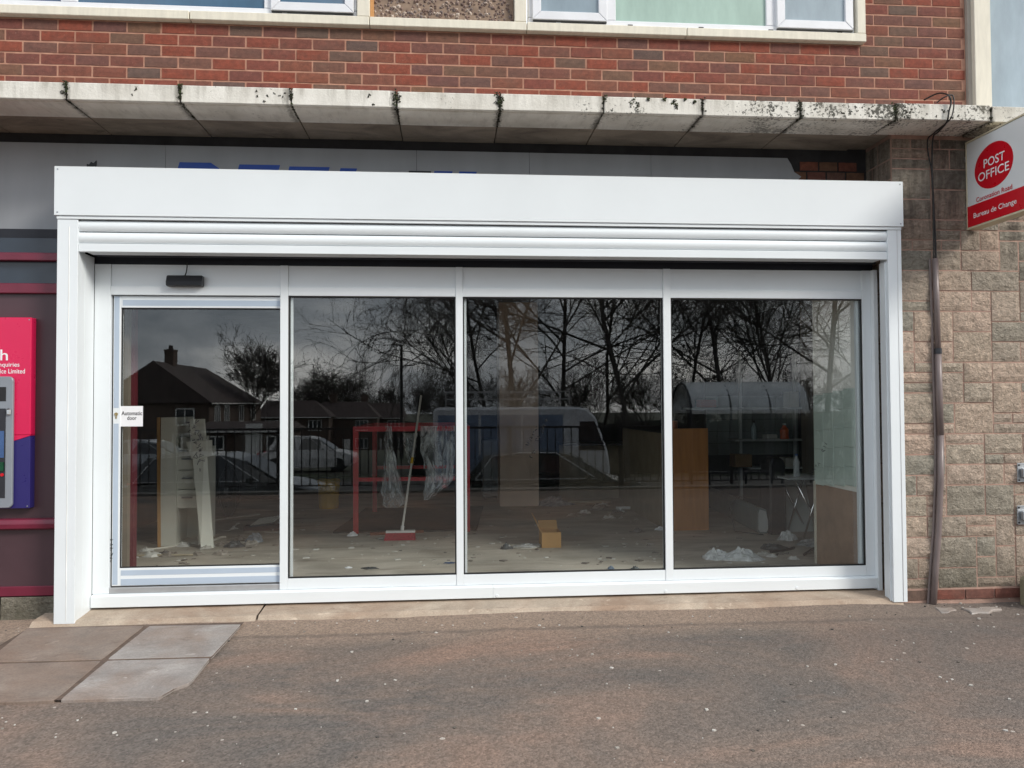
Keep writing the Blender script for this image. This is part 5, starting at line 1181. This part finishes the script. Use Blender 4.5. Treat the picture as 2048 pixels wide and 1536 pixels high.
P1 = pm('dark_green_paint', (0.012,0.02,0.018), 0.22, coat=0.6); P2 = pm('dark_grey_paint', (0.035,0.04,0.04), 0.22, coat=0.6); P3 = pm('white_car_paint', (0.6,0.6,0.6), 0.3, coat=0.5); P4 = pm('silver_paint', (0.3,0.32,0.34), 0.3, 0.5, coat=0.5)
q = rv(1095,900,15.5); zc_ = terrain(0,q.y)+0.02
car(q.x, q.y, zc_, 4.25, 1.46, P1, 'black saloon car with a bright headlight parked beyond the railing, facing right')
q = rv(450,900,15.8); car(q.x, q.y, zc_, 4.2, 1.45, P2, 'dark grey saloon car parked left of the black one, facing right')
q = rv(618,880,34); car(q.x, q.y, terrain(0,q.y)+0.02, 4.1, 1.5, P3, 'white car parked further off, seen left of the red frame')
q = rv(296,890,30); car(q.x, q.y, terrain(0,q.y)+0.02, 4.2, 1.45, P4, 'silver car parked in front of the gabled house')
# van with roof rack
q = rv(1030,880,19.5); zg = terrain(0,q.y)+0.02; vx0, vx1 = rv(868,880,19.5).x, rv(1205,880,19.5).x; yv = q.y
M_VAN = pm('white_van_paint', (0.55,0.57,0.6), 0.3, coat=0.3); M_VANB = pm('blue_grey_van_panel', (0.16,0.21,0.3), 0.35, coat=0.3)
vn = thing('van', ((vx0+vx1)/2, yv, zg), 'white van with blue grey side panels and a roof rack beyond the railing', 'van')
zr = 2.35
MB().prism([(vx0,zg+0.35),(vx1-0.05,zg+0.35),(vx1,zg+0.8),(vx1-0.05,zg+1.25),(vx1-0.35,zg+2.1),(vx1-0.55,zg+zr-0.05),(vx1-0.8,zg+zr),(vx0+0.06,zg+zr),(vx0,zg+zr-0.1)], 'y', yv-0.95, yv+0.95).build('body', M_VAN, vn, bevel=0.05)
for i in range(3):
    a = vx0+0.12+i*1.02; MB().box(a,a+0.96,yv+0.951,yv+0.958,zg+0.8,zg+zr-0.18).build('side_panel', M_VANB, vn)
MB().prism([(vx1-0.75,zg+1.3),(vx1-0.12,zg+1.3),(vx1-0.38,zg+2.0),(vx1-0.75,zg+2.0)], 'y', yv+0.951, yv+0.958).build('side_window', M_CARGL, vn)
MB().add([(vx1-0.05,yv-0.8,zg+1.3),(vx1-0.05,yv+0.8,zg+1.3),(vx1-0.345,yv+0.75,zg+2.08),(vx1-0.345,yv-0.75,zg+2.08)], [(0,1,2,3)]).build('windscreen', M_CARGL, vn)
for s_ in (-1,1):
    MB().obox((vx1-0.06,yv+s_*0.75,zg+0.95),(0.1,0.25,0.22)).build('headlight', M_LAMP, vn, bevel=0.03)
    wheel((vx0+0.7,yv+s_*0.82,zg+0.34),0.34,s_,vn); wheel((vx1-0.8,yv+s_*0.82,zg+0.34),0.34,s_,vn)
rk = MB()
for k_ in range(5):
    x = vx0+0.3+k_*0.75; rk.beam((x,yv-0.85,zg+zr),(x,yv-0.85,zg+zr+0.38),0.03,0.03); rk.beam((x,yv+0.85,zg+zr),(x,yv+0.85,zg+zr+0.38),0.03,0.03); rk.beam((x,yv-0.85,zg+zr+0.2),(x,yv+0.85,zg+zr+0.2),0.03,0.03)
for y in (-0.85,0.85):
    for h in (0.2,0.38): rk.beam((vx0+0.3,yv+y,zg+zr+h),(vx0+3.3,yv+y,zg+zr+h),0.025,0.025)
rk.build('roof_rack', M_GALV, vn)
# lamp post
q = rv(803,800,45); zt_ = rv(803,690,45).z; gz = terrain(0,q.y)
lpst = thing('street_lamp', (q.x,q.y,gz), 'tall dark street lamp post mirrored beside the weeping tree', 'street lamp')
MB().tube([(q.x,q.y,gz),(q.x,q.y,gz+1.2),(q.x,q.y,gz+1.25),(q.x,q.y,zt_)], [0.13,0.13,0.10,0.08], 10).build('column', M_IRON, lpst)
MB().tube([(q.x,q.y,zt_-0.05),(q.x-0.3,q.y,zt_+0.02)], 0.04, 8).build('arm', M_IRON, lpst); MB().obox((q.x-0.42,q.y,zt_+0.02),(0.42,0.18,0.08)).build('lantern', M_IRON, lpst, bevel=0.02)
# bus shelter with a barrel roof
sx0, sx1 = rv(1362,820,21).x, rv(1590,820,21).x; qs = rv(1450,830,21); gz = terrain(0,qs.y); zt_ = rv(1450,764,21).z; ze = rv(1450,822,21).z
bs = thing('bus_shelter', ((sx0+sx1)/2,qs.y,gz), 'shelter with a curved translucent barrel roof mirrored in the right pane', 'shelter')
M_POLY = wrapmat('polycarbonate', (0.7,0.74,0.76), 0.75, 0.95, 2)
def arc(u, off=0): a = math.pi*u; return (qs.y-0.9*math.cos(a)*1.0, ze+(zt_-ze)*math.sin(a)+off)
MB().grid(lambda u, v: (sx0+(sx1-sx0)*v,)+arc(u), 14, 6).build('roof', M_POLY, bs)
for k_ in range(4):
    x = sx0+(sx1-sx0)*k_/3; MB().tube([(x,)+arc(u/12,-0.03) for u in range(13)], 0.03, 6).build('rib', M_DARK, bs)
    for y in (qs.y-0.9,qs.y+0.9): MB().tube([(x,y,gz),(x,y,ze)], 0.035, 6).build('post', M_DARK, bs)
for y in (qs.y-0.9,qs.y+0.9): MB().box(sx0,sx1,y-0.03,y+0.03,ze-0.06,ze+0.02).build('gutter', MATS['white_plastic'], bs)
for k_ in range(3):
    a = sx0+(sx1-sx0)*k_/3; MB().box(a+0.05,a+(sx1-sx0)/3-0.05,qs.y-0.92,qs.y-0.905,gz+0.3,ze-0.3).build('panel', M_GLASS, bs)
MB().box(sx0+0.4,sx1-0.4,qs.y-0.8,qs.y-0.5,gz+0.45,gz+0.5).build('bench', M_DARK, bs)
# houses
M_HB = pm('house_brick', (0.085,0.058,0.045), 0.9, var=0.2, scale=2); M_ROOF = pm('roof_tile', (0.05,0.034,0.032), 0.85, var=0.25, scale=3); M_RENDER = pm('house_render', (0.3,0.28,0.24), 0.9); M_WIN = pm('house_pane', (0.03,0.035,0.04), 0.08, var=0.1); M_HW = pm('house_white', (0.75,0.75,0.73), 0.5)
def house(cx, cy, W_, D_, eave, ridge, label, wins, hipL=0.0, hipR=0.0, chim=(0.0,), rot=0, base=None, group='houses across the road'):
    gz = terrain(cx,cy) if base is None else base; o = thing('house', (cx,cy,gz), label, 'house', group); o.rotation_euler.z = rot
    sav = ORG[o]; ORG[o] = Vector((0,0,0)); f = D_/2                          # built round its own base; front faces +y
    MB().box(-W_/2,W_/2,-f,f,0,eave).build('wall', M_HB, o)
    ov = 0.3; r_ = MB(); a, b2 = -W_/2-ov, W_/2+ov
    r_.add([(a,f+ov,eave-0.05),(b2,f+ov,eave-0.05),(b2,-f-ov,eave-0.05),(a,-f-ov,eave-0.05),(a+hipL,0,ridge),(b2-hipR,0,ridge)], [(0,1,5,4),(1,2,5),(2,3,4,5),(3,0,4),(0,3,2,1)])
    rf_ = r_.build('roof', M_ROOF, o)
    MB().box(a,b2,f+ov-0.02,f+ov+0.06,eave-0.14,eave-0.051).build('gutter', M_HW, rf_)
    for c_ in chim:
        ch = MB(); ch.box(c_-0.45,c_+0.45,-0.35,0.35,ridge-0.8,ridge+0.95); ch.box(c_-0.5,c_+0.5,-0.4,0.4,ridge+0.951,ridge+1.1); ch.build('chimney', M_HB, rf_)
        for dx in (-0.2,0.2): MB().lathe([(0.11,0),(0.09,0.35)], (c_+dx,0,ridge+1.101), 8).build('chimney_pot', M_ROOF, rf_)
    for (wx, wz, ww, wh, nb) in wins:
        w_ = MB(); t = 0.07; y = f+0.001
        w_.box(wx-ww/2,wx+ww/2,y,y+0.06,wz,wz+t); w_.box(wx-ww/2,wx+ww/2,y,y+0.06,wz+wh-t,wz+wh)
        for k_ in range(nb+1): xx = wx-ww/2+(ww-t)*k_/nb; w_.box(xx,xx+t,y,y+0.058,wz+t,wz+wh-t)
        wo = w_.build('window', M_HW, o); MB().box(wx-ww/2+0.02,wx+ww/2-0.02,y,y+0.02,wz+0.02,wz+wh-0.02).build('pane', M_WIN, wo)
    MB().box(W_*0.02,W_*0.02+0.95,f+0.001,f+0.06,0.1,2.1).build('door', M_HW, o)
    ORG[o] = sav; return o
qa = rv(385,900,60)
hA = house(rv(302,900,60).x, rv(302,900,60).y-8.2, 16, 8.3, 4.35, 7.5, 'gable ended brick house with chimney mirrored in the sliding door', [(-6.0,2.7,1.4,1.4,3),(-3.4,2.7,1.4,1.4,3),(1.0,2.7,1.4,1.4,2),(5.0,2.7,1.6,1.4,3),(-4.6,0.7,1.8,1.3,3),(3.2,0.7,1.6,1.3,3)], 0.3, 3.5, (-4.2,), rot=-math.pi/2)
ORG[hA] = Vector((0,0,0))
MB().prism([(-4.15,4.36),(4.15,4.36),(0,7.35)], 'x', -8.0, -8.02).build('gable', M_HB, hA)
for y_, z_w in ((2.4,2.6),(-2.4,2.6),(2.2,0.7)):
    f_ = MB()
    for q0 in ((y_-0.7,y_+0.7,z_w,z_w+0.08),(y_-0.7,y_+0.7,z_w+1.22,z_w+1.3),(y_-0.7,y_-0.62,z_w+0.081,z_w+1.219),(y_+0.62,y_+0.7,z_w+0.081,z_w+1.219),(y_-0.04,y_+0.04,z_w+0.081,z_w+1.219)): f_.box(-8.1,-8.021,q0[0],q0[1],q0[2],q0[3])
    wo = f_.build('window', M_HW, hA); MB().box(-8.05,-8.021,y_-0.61,y_+0.61,z_w+0.09,z_w+1.21).build('pane', M_WIN, wo)
for k_, (px, wd, hl, hr, lab) in enumerate(((598,8.5,0.5,2.5,'far brick house with white windows mirrored above the yellow bin'),(690,9,2.0,2.0,'far hipped brick house left of the street lamp'),(752,7.5,2.5,0.4,'far gabled house right beside the street lamp'))):
    qh = rv(px,880,100+4*k_)
    house(qh.x, qh.y, wd, 7, 4.9, 6.9, lab, [(x,z,1.6,1.3,3) for x in (-2.6,2.6) for z in (3.2,0.9)], hl, hr, (-1.5,))
ql = rv(505,880,48)
house(ql.x, ql.y, 5.0, 4.0, 1.75, 2.2, 'low garage block with white fascia mirrored at the right of the sliding door', [(-1.6,0.6,1.0,0.8,2),(1.8,0.6,1.0,0.8,2)], 0.2, 0.2, ())
# bare winter trees
M_BARK = pm('bark', (0.06,0.054,0.047), 0.9, var=0.3, scale=6); M_BARKP = pm('pale_bark', (0.11,0.095,0.08), 0.9, var=0.35, scale=3)
def tree_mesh(seed, H_, style, dens=1.0, rmin=0.0045):
    r_ = random.Random(seed); tr_, cr_ = MB(), MB()
    def grow(p_, d, ln, rad, lv):
        if lv > 5 or ln < 0.2: return
        n_ = 4 if lv < 3 else 3; pts = [p_.copy()]; dd = d.copy(); pos_ = p_.copy(); dirs = [d.copy()]
        for i in range(n_):
            w_ = 0.10 if lv < 2 else 0.16
            dd = (dd+Vector((r_.gauss(0,w_),r_.gauss(0,w_),r_.gauss(0,w_*0.6))))
            if style == 'weep': dd.z += (0.02 if lv < 2 else -0.14-0.06*lv)*(1 if lv > 1 else 1)
            else: dd.z += 0.05 if lv > 0 else 0
            dd.normalize(); pos_ = pos_+dd*(ln/n_); pts.append(pos_.copy()); dirs.append(dd.copy())
        r1 = max(rmin, rad*(0.55 if lv else 0.6)); rr = [max(rmin, rad+(r1-rad)*i/n_) for i in range(n_+1)]
        (tr_ if lv < 2 else cr_).tube(pts, rr, 7 if lv == 0 else 5 if lv < 3 else 3, cap=False)
        nb = {0: {'vase':8,'weep':9,'up':13}[style], 1: 7, 2: 5, 3: 4, 4: 3}.get(lv, 2)
        nb = max(2, int(nb*dens+r_.random()))
        for k_ in range(nb):
            lo = {0: {'vase':0.72,'weep':0.35,'up':0.22}[style]}.get(lv, 0.25)
            f = lo+(1-lo)*(k_+r_.random())/nb; i = min(int(f*n_), n_-1); q = pts[i].lerp(pts[i+1], f*n_-i); bd = dirs[i+1]
            an = r_.uniform(0.35,0.85) if lv else {'vase':r_.uniform(0.25,0.85),'weep':r_.uniform(0.5,1.1),'up':r_.uniform(0.6,1.05)}[style]
            ax_ = bd.orthogonal().normalized(); ax_.rotate(Matrix.Rotation(r_.random()*6.283+k_*2.4, 3, bd)); nd_ = bd*math.cos(an)+ax_*math.sin(an)
            L2 = ln*{0: {'vase':0.95,'weep':0.62,'up':0.52*(1.35-f)}[style]}.get(lv, 0.62)*r_.uniform(0.75,1.1)
            grow(q, nd_.normalized(), L2, max(rmin, rad*(0.55 if lv else 0.45)), lv+1)
    tl = {'vase':0.42,'weep':0.75,'up':0.98}[style]*H_
    grow(Vector((0,0,-0.2)), Vector((r_.gauss(0,0.04),r_.gauss(0,0.04),1)).normalized(), tl, H_*0.0085, 0)
    return tr_.mesh('trunk', recalc=False), cr_.mesh('crown', recalc=False)
TM = {}
def tree(q, H_, style, seed, label, pale=False, dens=1.0, rot=0.0, rmin=0.0045, grp='bare trees across the road'):
    key = (style, seed, pale, dens)
    if key not in TM:
        a, b2 = tree_mesh(seed, H_, style, dens, rmin); mm = M_BARKP if pale else M_BARK; a.materials.append(mm); b2.materials.append(mm); TM[key] = (a, b2, H_)
    a, b2, H0 = TM[key]; gz = terrain(q.x, q.y)
    o = thing('bare_tree', (q.x,q.y,gz), label, 'tree', grp); o.rotation_euler.z = rot; o.scale = (H_/H0,)*3
    for nm, me in (('trunk',a),('crown',b2)):
        c_ = bpy.data.objects.new(nm, me); COL.objects.link(c_); c_.parent = o
    return o
tree(rv(497,800,72), 10.5, 'vase', 1, 'round crowned bare tree rising behind the gabled house', rmin=0.016)
tree(rv(925,800,26), 8.8, 'weep', 2, 'large drooping bare tree spreading left beside the street lamp', dens=0.8)
tree(rv(1040,800,27), 11.5, 'up', 3, 'pale stemmed upright bare tree mirrored across the beige column', pale=True)
tree(rv(1130,800,30), 11, 'up', 4, 'dark dense bare tree right of the pale stemmed one')
tree(rv(1255,800,26), 12, 'up', 5, 'tall dark bare tree left of the shelter with a thick trunk')
tree(rv(975,800,36), 11, 'up', 4, 'dark bare tree behind the drooping one', rot=2.0)
tree(rv(1190,800,40), 12, 'up', 5, 'distant dark bare tree between the two dense ones', rot=1.1)
tree(rv(1455,800,30), 12, 'up', 6, 'large bare tree standing just behind the shelter', dens=0.78)
tree(rv(1535,800,27), 9.5, 'vase', 7, 'wide forked bare tree at the right end of the shelter', dens=0.75)
tree(rv(1645,800,25), 12, 'up', 4, 'bare tree mirrored beside the tiled wall', rot=4.0)
tree(rv(1370,800,38), 11, 'up', 6, 'thin distant bare tree at the left end of the shelter', rot=3.0, dens=0.78)
tree(rv(1580,800,42), 12, 'up', 5, 'distant bare tree behind the forked one', rot=5.0)
tree(rv(1760,800,33), 11, 'up', 6, 'bare tree at the far right of the mirrored row', rot=1.7, dens=0.78)
for k_, (px, H_, lab) in enumerate(((600,11.0,'small far bare tree above the left far house'),(655,13.5,'far rounded bare tree behind the hipped house'),(712,13,'far rounded bare tree left of the street lamp'),(778,11.5,'far bare tree seen through the drooping twigs'),(835,12,'far bare tree right of the street lamp'))):
    tree(rv(px,800,120+6*k_), H_, 'vase', 1, lab, rot=1.3*k_)
hg = thing('hedge', (9,-24,terrain(0,-24)), 'dark clipped hedge running behind the shelter across the road', 'hedge')
lf = MB(); r7 = random.Random(5)
MB().box(-1.5,24,-24.4,-23.6,terrain(0,-24),terrain(0,-24)+1.8).build('core', pm('hedge_dark', (0.012,0.014,0.009), 0.95), hg)
for k_ in range(6000):
    x = r7.uniform(-1.6,24.1); z = terrain(0,-24)+r7.random()*2.0+0.25*mnoise.noise(Vector((x*0.7,0,0))); y = -23.55+r7.uniform(-0.25,0.12) if r7.random() < 0.75 else r7.uniform(-24.3,-23.5)
    a, b2 = Vector((r7.gauss(0,1),r7.gauss(0,1),r7.gauss(0,1))).normalized()*0.07, Vector((r7.gauss(0,1),r7.gauss(0,1),r7.gauss(0,1))).normalized()*0.05; p_ = Vector((x,y,z)); lf.add([p_-a,p_+b2,p_+a], [(0,1,2)])
o = lf.build('leaves', pm('hedge_leaf', (0.022,0.028,0.016), 0.8, var=0.4, scale=4), hg, recalc=False); o['kind'] = 'stuff'
sc_t, sc_c = tree_mesh(31, 5.0, 'vase', 0.9, 0.008); scv, scf = [], []
for k_ in range(26):
    q = rv(905+k_*36, 800, 44+6*math.sin(k_*2.1)); s_ = 0.8+0.35*math.sin(k_*1.7+1); a = k_*1.9; gz = terrain(q.x,q.y); ca, sa = math.cos(a)*s_, math.sin(a)*s_
    for me in (sc_t, sc_c):
        o_ = len(scv); scv += [(q.x+v.co.x*ca-v.co.y*sa, q.y+v.co.x*sa+v.co.y*ca, gz+v.co.z*s_) for v in me.vertices]; scf += [tuple(i+o_ for i in p_.vertices) for p_ in me.polygons]
ms = bpy.data.meshes.new('scrub'); ms.from_pydata(scv, [], scf)
o = place('scrub', ms, M_BARK); o['kind'] = 'stuff'; o['label'] = 'tangled bare scrub below the trees across the road'
hl = MB()
for k_ in range(60):
    x = -150+k_*5.2; hh = 1.5+2.0*mnoise.noise(Vector((k_*0.35,0,0)))+1.2*mnoise.noise(Vector((k_*1.3,4,0)))
    hl.v += [(x,-150,terrain(0,-150)-1), (x,-150,terrain(0,-150)+3.2+hh), (x,-158,terrain(0,-150)+2.2+hh)]
for k_ in range(59): a = k_*3; hl.f += [(a,a+3,a+4,a+1),(a+1,a+4,a+5,a+2)]
o = hl.build('distant_hedge', pm('far_hedge', (0.035,0.04,0.028), 0.95, var=0.4, scale=0.6), None); o['kind'] = 'stuff'; o['label'] = 'dark line of far hedges and scrub beyond the houses'
